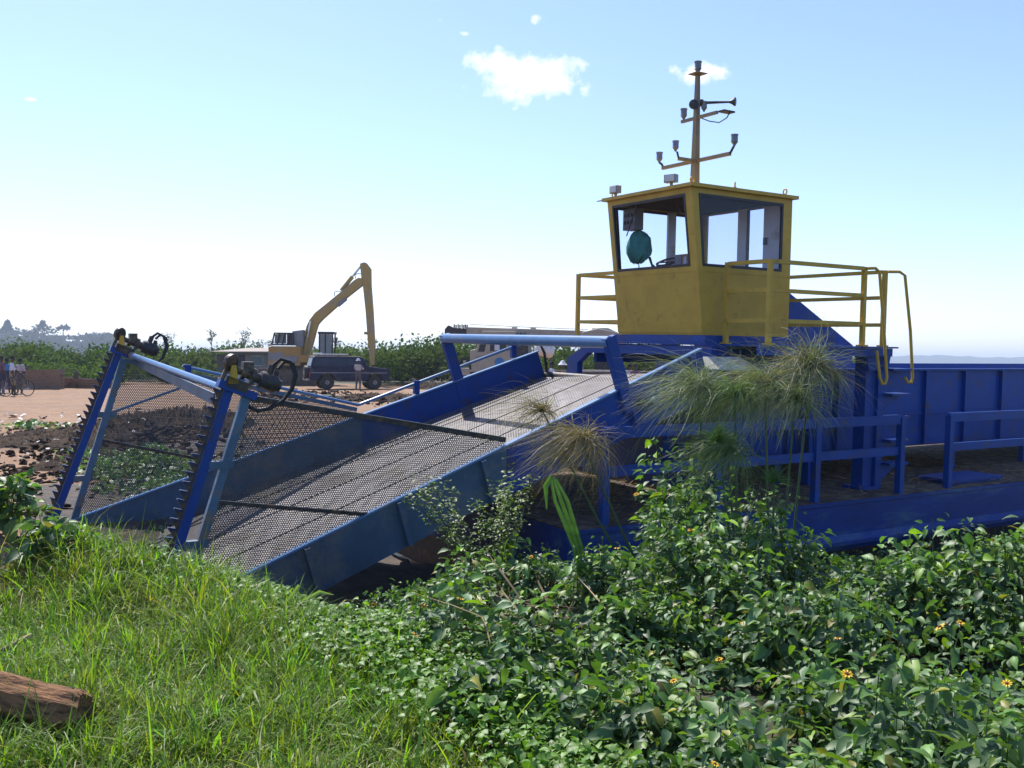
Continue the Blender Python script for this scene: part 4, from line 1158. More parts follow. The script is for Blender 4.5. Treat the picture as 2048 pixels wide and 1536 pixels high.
# --- site hut
K3 = 86 / 1907.0
sh0 = st((482 - 1024) * K3, 86)
sh = empty('site_hut', (*sh0, gz(*sh0)), VA + R_(-14))
tag(sh, 'small brown site hut with a pale overhanging tin roof', 'hut')
m = MB('shed_wall'); m.box((-1.0, 0, 0), (2.55, 2.4, 2.35)); m.build('wall', sh)
m = MB('shed_wall'); m.box((-2.2, -.6, 0), (-2.1, 1.8, 2.0)); m.use('pale_glass'); m.box((-1.9, .2, .9), (-1.02, .25, 2.1)); m.build('side_screen', sh)
m = MB('pale_glass'); m.box((1.05, -.03, 1.05), (1.95, -.004, 1.85)); m.use('white_paint'); m.box((1.0, -.025, 1.0), (2.0, -.006, 1.05)); m.box((1.0, -.025, 1.85), (2.0, -.006, 1.9)); m.build('window', sh)
m = MB('pale_glass'); m.box((2.25, -.03, 1.2), (2.48, -.004, 2.0)); m.build('window', sh)
m = MB('dark_steel'); m.box((-.3, -.02, 0), (.4, -.003, 2.0)); m.build('door', sh)
m = MB('roof_tin'); m.add([(-2.5, -1.0, 2.25), (4.6, -1.0, 2.30), (4.4, 3.0, 2.32), (-2.4, 3.0, 2.32), (.2, 1.0, 2.62), (2.2, 1.0, 2.62)], [(0, 1, 5, 4), (1, 2, 5), (2, 3, 4, 5), (3, 0, 4)]); m.use('bare_steel'); m.box((-2.5, -1.0, 2.2), (4.6, -.96, 2.25)); m.build('roof', sh)
for xx, yy in ((-2.3, -.8), (4.3, -.8)):
    m = MB('dark_steel'); m.box((xx - .05, yy - .05, 0), (xx + .05, yy + .05, 2.26)); m.build('post', sh)
# pole fence by the hut
fn0 = st((412 - 1024) * 74 / 1907, 74)
fn = empty('pole_fence', (*fn0, gz(*fn0)), VA)
tag(fn, 'thin pole fence with a single rail left of the hut', 'fence')
for k in range(4):
    m = MB('bark'); xx = -.5 + .42 * k; m.tube((xx, 0, 0), (xx + .03, 0, 1.45), .03, 6); m.build('pole', fn)
m = MB('bark'); m.tube((-1.6, -.05, 1.42), (1.4, -.05, 1.30), .03, 6); m.build('rail', fn)

# --- wooden boats drawn up on the field
def boat(u0, u1, d, h0, h1, label, nst, prows):
    k = d / 1907.0
    c = st(((u0 + u1) / 2 - 1024) * k, d); L = (u1 - u0) * k
    e = empty('wooden_boat', (*c, gz(*c)), VA + R_(4)); tag(e, label, 'boat', 'wooden boats drawn up on the dirt')
    for s in (-1, 1):
        for i in range(nst):
            z0, z1 = .06 + (h0 - .06) * i / nst, .06 + (h0 - .06) * (i + 1) / nst - .012
            q0, q1 = .06 + (h1 - .06) * i / nst, .06 + (h1 - .06) * (i + 1) / nst - .012
            f0, f1 = .30 + .25 * i / nst, .30 + .25 * (i + 1) / nst
            m = MB('boat_wood'); jit = random.uniform(-.015, .015)
            xs = [-L / 2, -L / 6, L / 6, L / 2]
            V = []; F = []
            for j, xx in enumerate(xs):
                w_ = (1, 1, .95, .72)[j]; tt = j / 3
                za = z0 + (q0 - z0) * tt; zb2 = z1 + (q1 - z1) * tt
                V += [(xx, s * (f0 * w_ + jit), za), (xx, s * (f1 * w_ + jit), zb2), (xx, s * (f1 * w_ + jit - .04), zb2), (xx, s * (f0 * w_ + jit - .04), za)]
            for j in range(3):
                for a in range(4):
                    F.append((j * 4 + a, j * 4 + (a + 1) % 4, (j + 1) * 4 + (a + 1) % 4, (j + 1) * 4 + a))
            F += [(0, 1, 2, 3), (12, 13, 14, 15)]
            m.add(V, F); m.build('plank', e)
    m = MB('boat_wood'); m.box((-L / 2, -.3, .02), (L / 2, .3, .07)); m.build('bottom', e)
    for xx, hh, ln in prows:
        m = MB('bark'); m.bar((xx * L, -.35, .1), (xx * L + ln, -.38, hh), .12, .1); m.build('post', e)
    for xx in (-.3, .2):
        m = MB('boat_wood'); m.box((xx * L - .08, -.48, h0 * .7), (xx * L + .08, .48, h0 * .7 + .04)); m.build('thwart', e)
    return e
boat(8, 122, 50, .98, 1.06, 'high-sided plank boat on the dirt behind the cyclist', 5, ((-.03, 1.25, 0.0),))
boat(127, 236, 52, .62, .40, 'low plank boat with forked posts beside the taller boat', 3, ((-.46, 1.05, -.05), (-.2, .95, .0), (-.36, .9, .55)))

# ------------------------------------------------------------------ people
def person(label, x, y, rz, shirt, pants, pose=None, hat=None, hairc='hair', shorts=False, h=1.72, z=None, group=None):
    J = {'pel': (0, 0, .93), 'sp': (0, 0, 1.14), 'ch': (0, 0, 1.36), 'nk': (0, 0, 1.47), 'h0': (.02, 0, 1.55), 'h1': (.025, 0, 1.66)}
    for s, S in ((1, 'L'), (-1, 'R')):
        J['sh' + S] = (0, s * .17, 1.40); J['el' + S] = (-.02, s * .24, 1.13); J['wr' + S] = (.05, s * .25, .88); J['ha' + S] = (.08, s * .25, .79)
        J['hp' + S] = (0, s * .09, .88); J['kn' + S] = (.03, s * .11, .48); J['an' + S] = (0, s * .12, .08); J['to' + S] = (.14, s * .13, .035)
    J.update(pose or {})
    rad = dict(pel=.135, sp=.125, ch=.135, nk=.055, h0=.075, h1=.085, sh=.075, el=.05, wr=.036, ha=.042, hp=.1, kn=.066, an=.045, to=.038)
    names = list(J); ix = {n: i for i, n in enumerate(names)}
    ed = [('pel', 'sp'), ('sp', 'ch'), ('ch', 'nk'), ('nk', 'h0'), ('h0', 'h1')]
    lab = ['pants', 'shirt', 'shirt', 'skin', 'skin']
    for S in 'LR':
        ed += [('ch', 'sh' + S), ('sh' + S, 'el' + S), ('el' + S, 'wr' + S), ('wr' + S, 'ha' + S), ('pel', 'hp' + S), ('hp' + S, 'kn' + S), ('kn' + S, 'an' + S), ('an' + S, 'to' + S)]
        lab += ['shirt', 'shirt', 'skin', 'skin', 'pants', 'pants', 'skin' if shorts else 'pants', 'shoe']
    me = bpy.data.meshes.new('person')
    me.from_pydata([Vector(J[n]) * (h / 1.75) for n in names], [(ix[a], ix[b_]) for a, b_ in ed], [])
    o = bpy.data.objects.new('person', me); COL.objects.link(o)
    o.modifiers.new('skin', 'SKIN')
    sv = me.skin_vertices[0].data
    for n in names:
        r = rad[n] if n in rad else rad[n[:2]]
        r *= h / 1.75
        sv[ix[n]].radius = (r, r * (1.25 if n in ('ch', 'sp', 'pel') else 1.0))
        sv[ix[n]].use_root = n == 'pel'
    ss = o.modifiers.new('sub', 'SUBSURF'); ss.levels = 2; ss.render_levels = 2
    dg = bpy.context.evaluated_depsgraph_get()
    ev = o.evaluated_get(dg)
    m2 = bpy.data.meshes.new_from_object(ev)
    o.modifiers.clear(); o.data = m2
    m2.materials.clear()
    ml = ['skin', shirt, pants, 'rubber']
    for q in ml: m2.materials.append(MATS[q])
    li = {'skin': 0, 'shirt': 1, 'pants': 2, 'shoe': 3}
    A = np.array([J[a] for a, b_ in ed]) * (h / 1.75); Bq = np.array([J[b_] for a, b_ in ed]) * (h / 1.75)
    for p in m2.polygons:
        c = np.array(p.center); d = Bq - A
        t_ = np.clip(((c - A) * d).sum(1) / (d * d).sum(1), 0, 1)
        dist = np.linalg.norm(c - (A + d * t_[:, None]), axis=1)
        p.material_index = li[lab[int(dist.argmin())]]
        p.use_smooth = True
    o.location = (x, y, gz(x, y) if z is None else z); o.rotation_euler = (0, 0, rz)
    hc = Vector(J['h1']) * (h / 1.75)
    m = MB(hairc); m.lathe([(.0, .105), (.05, .098), (.085, .06), (.097, .0), (.09, -.05)], (hc.x - .012, hc.y, hc.z + .02), n=12); m.build('hair', o, smooth=True)
    m = MB('skin'); m.add([(hc.x + .085, -.016 + hc.y, hc.z - .05), (hc.x + .085, .016 + hc.y, hc.z - .05), (hc.x + .115, hc.y, hc.z - .045), (hc.x + .082, hc.y, hc.z)], [(0, 1, 2), (0, 2, 3), (1, 3, 2)])
    for s in (-1, 1): m.box((hc.x - .02, hc.y + s * .085 - .012, hc.z - .045), (hc.x + .015, hc.y + s * .085 + .012, hc.z + .015))
    m.build('face_features', o)
    if hat == 'cap':
        m = MB('cloth_white'); m.lathe([(.0, .12), (.06, .11), (.1, .06), (.108, .0), (.15, -.015), (.0, -.016)], (hc.x, hc.y, hc.z + .035), n=14); m.build('hat', o, smooth=True)
    elif hat == 'sunhat':
        m = MB('cloth_white'); m.lathe([(.0, .16), (.06, .14), (.12, .04), (.2, -.03), (.19, -.045), (.0, -.02)], (hc.x, hc.y, hc.z + .04), n=14); m.build('hat', o, smooth=True)
    return tag(o, label, 'person', group)
x, y = st((716 - 1024) * 53 / 1907, 53)
person('person in pale shirt and white cap standing at the dark blue car door', x, y, VA + R_(80), 'cloth_pale', 'cloth_grey',
       {'elL': (.16, .24, 1.22), 'wrL': (.33, .2, 1.32), 'haL': (.4, .18, 1.36), 'elR': (.14, -.25, 1.2), 'wrR': (.32, -.2, 1.24), 'haR': (.4, -.18, 1.26), 'knL': (.06, .1, .48)}, hat='cap')
x, y = st((24 - 1024) * 42 / 1907, 42)
person('person in white shirt and khaki shorts standing astride a bicycle', x, y, VA + R_(28), 'cloth_white', 'cloth_khaki',
       {'elL': (.12, .27, 1.15), 'wrL': (.30, .24, 1.02), 'haL': (.38, .22, 1.0), 'elR': (.02, -.27, 1.14), 'wrR': (.05, -.3, .9), 'anL': (.1, .17, .08), 'toL': (.24, .18, .035), 'knL': (.1, .16, .48)}, shorts=True, h=1.74)
bx, by = st((33 - 1024) * 41.8 / 1907, 41.8)
bk = empty('bicycle', (bx, by, gz(bx, by)), VA + R_(62))
tag(bk, 'black bicycle held by the person in white shirt and khaki shorts', 'bicycle')
for xx in (-.52, .52):
    wq = empty('wheel', (xx, 0, .34), parent=bk)
    m = MB('rubber'); m.path([(.33 * math.cos(a), 0, .33 * math.sin(a)) for a in np.linspace(0, 2 * math.pi, 25)[:-1]], .02, 6, close=True); m.build('tyre', wq, smooth=True)
    m = MB('chrome')
    for k in range(8):
        a = k * math.pi / 8; m.tube((-.32 * math.cos(a), 0, -.32 * math.sin(a)), (.32 * math.cos(a), 0, .32 * math.sin(a)), .004, 4)
    m.build('spokes', wq)
m = MB('dark_steel')
for a, b_ in (((-.52, 0, .34), (-.12, 0, .30)), ((-.12, 0, .30), (-.2, 0, .78)), ((-.52, 0, .34), (-.19, 0, .72)), ((-.19, 0, .74), (.36, 0, .78)), ((-.12, 0, .30), (.37, 0, .70)), ((.36, 0, .88), (.52, 0, .34))):
    m.tube(a, b_, .017, 6)
m.build('frame', bk)
m = MB('black_trim'); m.path([(.30, -.26, .96), (.38, -.2, .97), (.37, 0, .93), (.38, .2, .97), (.30, .26, .96)], .014, 6); m.build('handlebar', bk)
m = MB('black_trim'); m.prism([(-.34, .78), (-.06, .80), (-.06, .84), (-.34, .86)], 1, -.07, .07); m.build('saddle', bk, bevel=.02)
m = MB('black_trim'); m.tube((-.12, -.1, .30), (-.12, .1, .30), .02, 6); m.box((-.18, -.16, .14), (-.06, -.1, .17)); m.box((-.18, .1, .43), (-.06, .16, .46)); m.build('pedals', bk)
x, y = st((2 - 1024) * 43 / 1907, 43)
person('person in patterned purple shirt and navy trousers at the left edge', x, y, VA + R_(60), 'cloth_purple', 'cloth_navy', h=1.74)
x, y = st((13 - 1024) * 45 / 1907, 45)
person('person in bright blue top half hidden behind the cyclist', x, y, VA - R_(60), 'cloth_blue', 'cloth_navy', h=1.62)
x, y = st((40 - 1024) * 44.5 / 1907, 44.5)
person('bareheaded person in pale shirt seen past the cyclist shoulder', x, y, VA - R_(100), 'cloth_pale', 'cloth_grey', h=1.62)
sit = {'pel': (0, 0, .93)}
x, y = st((1103 - 1024) * 40 / 1907, 40)
person('dark-haired person in white shirt beyond the top of the conveyor', x, y, VA - R_(15), 'cloth_white', 'cloth_grey', {'elL': (.15, .24, 1.18), 'wrL': (.36, .2, 1.12), 'haL': (.45, .18, 1.1), 'elR': (.15, -.24, 1.18), 'wrR': (.36, -.2, 1.12), 'haR': (.45, -.18, 1.1)}, h=1.72)
x, y = st((1126 - 1024) * 39 / 1907, 39)
person('person in wide white hat and tan shirt beside the bridge leg', x, y, VA + R_(170), 'cloth_khaki', 'cloth_grey', hat='sunhat', h=1.70)
for u, d, sh_, lb in ((1242, 41, 'cloth_white', 'person in white shirt glimpsed under the bridge, nearest the trestle'), (1258, 42, 'cloth_pale', 'person in pale pink shirt glimpsed under the bridge, middle of the three'), (1270, 40, 'cloth_purple', 'person in dark patterned shirt glimpsed under the bridge, farthest from the trestle')):
    x, y = st((u - 1024) * d / 1907, d)
    person(lb, x, y, VA + R_(90), sh_, 'cloth_navy', h=1.66)
# ------------------------------------------------------------------ vegetation
def leaf_template():
    rows = [(0, .12, 0), (.28, .5, .03), (.62, .40, .0), (1.0, .02, -.16)]
    V = []
    for x, w_, z in rows:
        V += [(x, -w_, z + .14 * w_ * 2), (x, 0, z), (x, w_, z + .14 * w_ * 2)]
    F = []
    for i in range(3):
        a = i * 3
        F += [(a, a + 3, a + 4, a + 1), (a + 1, a + 4, a + 5, a + 2)]
    return np.array(V, float), np.array(F)
LV, LF = leaf_template()
def leaf_big():
    rows = [(0, .10, 0), (.20, .44, .03), (.45, .48, .03), (.74, .28, -.03), (1.0, .01, -.17)]
    V = []
    for i, (x, w_, z) in enumerate(rows):
        k = .03 * (-1) ** i
        V += [(x - .05 * w_, -w_, z + .30 * w_ + k), (x, 0, z), (x - .05 * w_, w_, z + .30 * w_ - k)]
    F = []
    for i in range(4):
        a = i * 3
        F += [(a, a + 3, a + 4, a + 1), (a + 1, a + 4, a + 5, a + 2)]
    return np.array(V, float), np.array(F)
LV2, LF2 = leaf_big()
QV = np.array([[0, 0, 0], [.5, -.32, .04], [1, 0, -.04], [.5, .32, .04]], float); QF = np.array([[0, 1, 2, 3]])
def blade_template(bend, n=4):
    q = np.linspace(0, 1, n + 1); x = np.concatenate([[0], np.cumsum(np.cos(-bend * (q[:-1] + .5 / n) ** 1.2) / n)]); z = np.concatenate([[0], np.cumsum(np.sin(-bend * (q[:-1] + .5 / n) ** 1.2) / n)])
    w_ = np.array([.8, 1, .7, .06] if n == 3 else [.8, 1, .85, .55, .06])
    V = []
    for i in range(n + 1):
        V += [(x[i], -w_[i] * .5, z[i]), (x[i], w_[i] * .5, z[i])]
    F = [(2 * i, 2 * i + 1, 2 * i + 3, 2 * i + 2) for i in range(n)]
    return np.array(V, float), np.array(F)
BT = [blade_template(b, 3) for b in (.35, .9, 1.6, 2.3)]
def U(s, t): return 1024 + 1907 * s / t
# --- leafy undergrowth on the bank
gb_u = np.array([-400, 0, 300, 520, 700, 900, 1100, 1250, 1400, 1700]); gb_t = np.array([8.0, 7.7, 7.1, 6.5, 6.0, 5.2, 4.35, 3.75, 3.2, 2.6])
def shrub_h(s, t):
    u = U(s, t); x, y = st(s, t)
    h = .40 + .13 * wob(x, y, 1.3, 5) + .10 * wob(x, y, 3.0, 6)
    h = h + .84 * np.exp(-((u - 1410) / 130) ** 2) * np.exp(-((t - 7.7) / 1.1) ** 2) + .12 * np.exp(-((u - 1200) / 110) ** 2) * np.exp(-((t - 7.2) / .9) ** 2) + .04 * np.exp(-((u - 1010) / 100) ** 2) * np.exp(-((t - 6.9) / .8) ** 2)
    h = h - .12 * smooth01(1560, 1640, u) * smooth01(6.5, 9, t)
    h = h - .20 * smooth01(980, 700, u)
    return np.clip(h, .10, 2)
P_s, P_t, P_k = [], [], []
nc = 0
while nc < 320:
    t_ = math.sqrt(rng.uniform(2.4 ** 2, 13 ** 2)); s_ = rng.uniform(-.27, .68) * t_
    u_ = U(s_, t_); x_, y_ = st(s_, t_)
    if y_ > 7.45: continue
    if t_ < np.interp(u_, gb_u, gb_t) + rng.normal() * .18: continue
    if x_ < 3.0 and y_ > 6.9: continue
    if u_ < 960 and t_ > 7.4 - (960 - u_) / 300: continue
    if u_ < 700 and rng.random() < .6: continue
    if math.exp(-((u_ - 1075) / 75) ** 2 - ((t_ - 5.9) / .5) ** 2) > rng.random() * .8: continue
    nc += 1
    kk = rng.choice([.45, .75, 1.0, 1.25, 1.55], p=[.2, .25, .25, .2, .1]) * (.8 if 1040 < u_ < 1280 else 1)
    for q in range(rng.integers(4, 10)):
        o_ = rng.normal(size=2) * .09
        P_s.append(s_ + o_[0]); P_t.append(t_ + o_[1]); P_k.append(kk * max(.5, 1.1 - 1.6 * float(np.hypot(*o_)) + rng.normal() * .08))
# low growth filling the ground between the clumps
nf = 0
while nf < 620:
    t_ = math.sqrt(rng.uniform(2.4 ** 2, 12 ** 2)); s_ = rng.uniform(-.1, .68) * t_
    u_ = U(s_, t_); x_, y_ = st(s_, t_)
    if y_ > 7.4 or t_ < np.interp(u_, gb_u, gb_t) or (u_ < 960 and t_ > 7.2 - (960 - u_) / 300): continue
    nf += 1; P_s.append(s_); P_t.append(t_); P_k.append(rng.uniform(.3, .62))
# the plants at the left edge of the frame
for u_, t_, n_ in ((20, 7.4, 9), (95, 7.0, 7), (-60, 7.4, 8)):
    for k in range(n_):
        tt = t_ + rng.normal() * .12; P_s.append((u_ - 1024 + rng.normal() * 28) / 1907 * tt); P_t.append(tt); P_k.append(1.0)
P_s = np.array(P_s); P_t = np.array(P_t)
px, py = st(P_s, P_t); pz = ground_z(px, py)
ph = shrub_h(P_s, P_t) * 1.05 * np.array(P_k)
ul = U(P_s, P_t); ph[ul < 130] = rng.uniform(.22, .50, (ul < 130).sum()) * np.where(ul[ul < 130] > 60, .72, 1)
pile = Pile(); stems = Pile()
for k in range(len(px)):
    n = int(17 + 32 * ph[k])
    q = rng.uniform(.22, 1, n) ** .75
    yaw = np.arange(n) * 2.4 + rng.random() * 6 + rng.normal(size=n) * .3
    lean = rng.normal(size=2) * .16 * ph[k]
    r = (.03 + .15 * rng.random(n)) * (1.25 - .65 * q) * (.75 + .5 * ph[k])
    pos = np.stack([px[k] + lean[0] * q + r * np.cos(yaw), py[k] + lean[1] * q + r * np.sin(yaw), pz[k] + ph[k] * q], -1)
    big = rng.random(n)
    size = (.034 + .058 * big ** 1.8) * (1.12 - .35 * q) * rng.uniform(.75, 1.25)
    if ul[k] < 130: size *= 1.5
    elif ul[k] < 900: size *= .75
    pit = rng.normal(-.30, .48, n)
    pick = rng.random((n, 1))
    tn = rng.uniform(.6, 1.4, (n, 1)) * np.where(pick < .16, [[1.9, 1.6, .6]], np.where(pick < .18, [[2.6, 1.2, .9]], [[1.0, 1.0, 1.05]])) * rng.uniform(.8, 1.25)
    tn = tn * np.where(q[:, None] > .88, [[1.25, 1.35, .7]], [[1., 1., 1.]])
    TL = (LV2, LF2) if P_t[k] < 7.5 else (LV, LF)
    pile.put(*scatter_arrays(*TL, pos, rot_mats(yaw, pit, rng.normal(size=n) * .5), np.stack([size * 1.4, size * .76, size], -1), tn))
    sp_ = np.array([[px[k], py[k], pz[k] - .03], [px[k] + lean[0], py[k] + lean[1], pz[k] + ph[k]]])
    a = rng.random() * 3; w_ = np.array([math.cos(a), math.sin(a), 0]) * .004
    stems.put(np.array([sp_[0] - w_, sp_[0] + w_, sp_[1] + w_ * .5, sp_[1] - w_ * .5]), np.array([[0, 1, 2, 3]]), np.tile([[.7, .75, .6]], (4, 1)))
# small-leaved cover between the grass and the shrubs
n = 13000
t_ = np.sqrt(rng.uniform(2.6 ** 2, 6.9 ** 2, n)); u_ = np.interp(t_, gb_t[::-1], gb_u[::-1]) + rng.normal(-40, 110, n)
u_ = np.where(u_ < 560, u_ + 520 * rng.random(n), u_)
s_ = (u_ - 1024) / 1907 * t_; x_, y_ = st(s_, t_)
h_ = (.02 + .14 * rng.random(n) ** .8) * (1 + .5 * wob(x_, y_, 2.2, 7))
size = rng.uniform(.018, .045, n)
tn = rng.uniform(.7, 1.4, (n, 1)) * np.array([[1.5, 1.6, .5]])
pile.put(*scatter_arrays(LV, LF, np.stack([x_, y_, ground_z(x_, y_) + h_], -1), rot_mats(rng.random(n) * 6.28, rng.normal(-.1, .4, n), rng.normal(size=n) * .4), np.stack([size * 1.2, size, size], -1), tn))
und = pile.obj('leafy_undergrowth', ['leaf_shrub'], smooth=True)
tag(und, 'dense dusty green leafy shrubs covering the bank in front of the barge', 'shrubs', kind='stuff')
so_ = stems.obj('stems', ['papyrus_stem'], parent=und)
so_['kind'] = 'stuff'
# yellow flowers standing in the undergrowth
fm = MB('flower_yellow')
for k in range(9):
    a = k * 2 * math.pi / 9; c, s = math.cos(a), math.sin(a); o = .32
    fm.add([(0.006 * c, .006 * s, 0), (.022 * c - o * .018 * s, .022 * s + o * .018 * c, .003), (.030 * c, .030 * s, .0), (.022 * c + o * .018 * s, .022 * s - o * .018 * c, .003)], [(0, 1, 2, 3)])
fm.use('flower_core'); fm.lathe([(.0, .008), (.007, .007), (.01, .0), (.004, -.012)], (0, 0, 0), n=8)
fm.use('papyrus_stem'); fm.tube((0, 0, -.005), (0.004, 0, -.11), .002, 4)
fme = fm.mesh('flower')
fl = [(1250, 985), (1247, 1000), (1383, 985), (1362, 1040), (1378, 1050), (1300, 1075), (1190, 1045), (1060, 1085), (1063, 1103), (822, 1155), (830, 1205), (732, 1222), (900, 1205), (805, 1292), (908, 1280), (1040, 1200), (760, 1200), (1480, 980), (1500, 1010), (1835, 1085), (1980, 1075), (1740, 1245), (1905, 1240), (1940, 1255), (1670, 1270), (1668, 1378), (1905, 1290), (1710, 1345), (1415, 1310), (1450, 1365), (1325, 1365), (1405, 1530), (2010, 1375), (1855, 1165), (1395, 1060), (1790, 1150)]
tree_pts = np.concatenate(pile.V[:len(px)])
rel = tree_pts - np.array([0, 0, CAMZ])
Rw = np.array([[RIGHT.x, RIGHT.y, RIGHT.z], [DOWN.x, DOWN.y, DOWN.z], [FWD.x, FWD.y, FWD.z]])
cc = rel @ Rw.T
pu, pv = 1024 + 1907 * cc[:, 0] / cc[:, 2], 768 + 1907 * cc[:, 1] / cc[:, 2]
for (u, v) in fl[::2] + fl[1::3]:
    k = (np.abs(pu - u) < 26) & (np.abs(pv - v) < 20)
    if not k.any(): k = (np.abs(pu - u) < 70) & (np.abs(pv - v) < 60)
    if not k.any(): continue
    i = np.where(k)[0][cc[k][:, 2].argmin()]
    p = tree_pts[i] + np.array([0, 0, .03])
    sc_f = rng.uniform(.55, .85)
    o = instance(fme, 'flower', und, tuple(p), (rng.normal() * .35 - .35, rng.normal() * .3, rng.random() * 6))
    o.scale = (sc_f,) * 3
# --- grass
pile = Pile()
def grass_spots(N_, lim_sd):
    t_ = np.sqrt(rng.uniform(2.4 ** 2, 8.6 ** 2, N_ * 3)); u_ = rng.uniform(-450, 1500, N_ * 3)
    lim = np.interp(u_, gb_u, gb_t) + rng.normal(size=N_ * 3) * lim_sd
    k = (t_ < lim); t_, u_ = t_[k][:N_], u_[k][:N_]
    s_ = (u_ - 1024) / 1907 * t_; x_, y_ = st(s_, t_)
    return x_, y_, u_, t_
cx_, cy_, cu_, ct_ = grass_spots(3300, .2)
cl = wob(cx_, cy_, 1.5, 8) + .5 * wob(cx_, cy_, 4.0, 9)
ch = np.clip(.22 + .11 * cl + rng.normal(size=len(cx_)) * .05, .06, .5) * (1 - .45 * smooth01(620, 1100, cu_)) * (1 + .35 * smooth01(1.6, .0, np.abs(ct_ - np.interp(cu_, gb_u, gb_t))) * (cu_ < 640))
nb = rng.integers(12, 30, len(cx_))
rep = np.repeat(np.arange(len(cx_)), nb)
n1 = len(rep)
off = rng.normal(size=(n1, 2)) * .028
x1, y1 = cx_[rep] + off[:, 0], cy_[rep] + off[:, 1]
l1 = ch[rep] * rng.uniform(.45, 1.25, n1)
yaw1 = np.arctan2(off[:, 1], off[:, 0]) + rng.normal(size=n1) * .6
pit1 = np.clip(1.45 - np.hypot(off[:, 0], off[:, 1]) * 9 + rng.normal(size=n1) * .22, .25, 1.57)
tc1 = np.stack([rng.uniform(.85, 1.45, len(cx_)), rng.uniform(.85, 1.15, len(cx_)), rng.uniform(.6, 1.5, len(cx_))], -1)[rep]
x2, y2, u2, t2 = grass_spots(21000, .3); n2 = len(x2)
l2 = rng.uniform(.04, .16, n2); yaw2 = rng.random(n2) * 6.28; pit2 = rng.uniform(.1, 1.4, n2); tc2 = np.stack([rng.uniform(.9, 2.2, n2), rng.uniform(.8, 1.3, n2), rng.uniform(.7, 2.4, n2)], -1)
x_, y_ = np.concatenate([x1, x2]), np.concatenate([y1, y2]); ln = np.concatenate([l1, l2]); yaw = np.concatenate([yaw1, yaw2]); pit = np.concatenate([pit1, pit2]); tn = np.concatenate([tc1, tc2])
keep = y_ < 7.7
x_, y_, ln, yaw, pit, tn = x_[keep], y_[keep], ln[keep], yaw[keep], pit[keep], tn[keep]
n = len(x_)
tn = tn * rng.uniform(.65, 1.4, (n, 1))
dry = np.clip(wob(x_, y_, 2.1, 10) - .2, 0, 1)
isd = rng.random(n) < .05 + .42 * dry
tn[isd] = rng.uniform(.55, 1.2, (isd.sum(), 1)) * np.array([[2.9, 1.45, 4.2]]); pit[isd] *= rng.uniform(.2, .9, isd.sum())
lg = rng.random(n) < .012; ln[lg] = rng.uniform(.30, .55, lg.sum()); pit[lg] = rng.uniform(.7, 1.4, lg.sum())
P = np.stack([x_, y_, ground_z(x_, y_) - .01], -1)
for i, (V, F) in enumerate(BT):
    m_ = (np.arange(n) % 4) == i; c = m_.sum()
    w_ = rng.uniform(.0035, .0085, c) * (1 + 1.0 * (rng.random(c) < .08))
    pile.put(*scatter_arrays(V, F, P[m_], rot_mats(yaw[m_], pit[m_], rng.normal(size=c) * .35), np.stack([ln[m_], w_, ln[m_]], -1), tn[m_]))
tag(pile.obj('grass', ['grass_blade']), 'bright green tangled grass in the foreground', 'grass', kind='stuff')
# --- ribbons for individual plants
def ribbon(pile_or_mb, pts, widths, side, fold=.0):
    pts = [vz(p) for p in pts]; side = nrm(side); V = []; F = []
    for i, (p, w_) in enumerate(zip(pts, widths)):
        d = nrm(pts[min(i + 1, len(pts) - 1)] - pts[max(i - 1, 0)]); s = nrm(side - d * np.dot(side, d)); nn = np.cross(d, s)
        V += [p - s * w_ / 2 + nn * fold * w_, p, p + s * w_ / 2 + nn * fold * w_]
    for i in range(len(pts) - 1):
        a = i * 3; F += [(a, a + 1, a + 4, a + 3), (a + 1, a + 2, a + 5, a + 4)]
    pile_or_mb.add(V, F)
def at(u, v, t):
    p = RIGHT * ((u - 1024) / 1907 * t) + DOWN * ((v - 768) / 1907 * t) + FWD * t
    return np.array([p.x, p.y, p.z + CAMZ])
mat('blade_green', (.07, .16, .035), .4, var=.25, scale=20, transl=.3)
mat('blade_pale', (.20, .30, .10), .45, var=.2, scale=20, transl=.35)
rv = np.array([RIGHT.x, RIGHT.y, 0.])
base = at(1185, 1120, 6.9); base[2] = gz(base[0], base[1])
pl = empty('palm_seedling', tuple(base)); tag(pl, 'tall folded pleated palm leaf rising above the leafy shrubs', 'palm')
tp0 = at(1108, 958, 6.9) - base
for k, (dx, w_) in enumerate(((-.06, .022), (-.01, .026), (.04, .024))):
    m = MB('blade_green'); mid = tp0 * .5 + np.array([.05, 0, .02])
    ribbon(m, [np.array([dx * .2, 0, 0]), mid * np.array([1, 1, 1]) + rv * dx * .5, tp0 * .85 + rv * (dx * .9 + .02), tp0 + rv * dx * .35], [.03, w_ * 1.4, w_ * 1.2, .015], rv, .3); m.build('leaf_fold', pl)
m = MB('blade_green'); ribbon(m, [tp0 + rv * .0, tp0 + rv * -.02 + np.array([0, 0, .02]), tp0 - rv * .06 - np.array([0, 0, .05]), tp0 - rv * .05 - np.array([0, 0, .22])], [.02, .035, .04, .008], rv, .25); m.build('leaf_tip', pl)
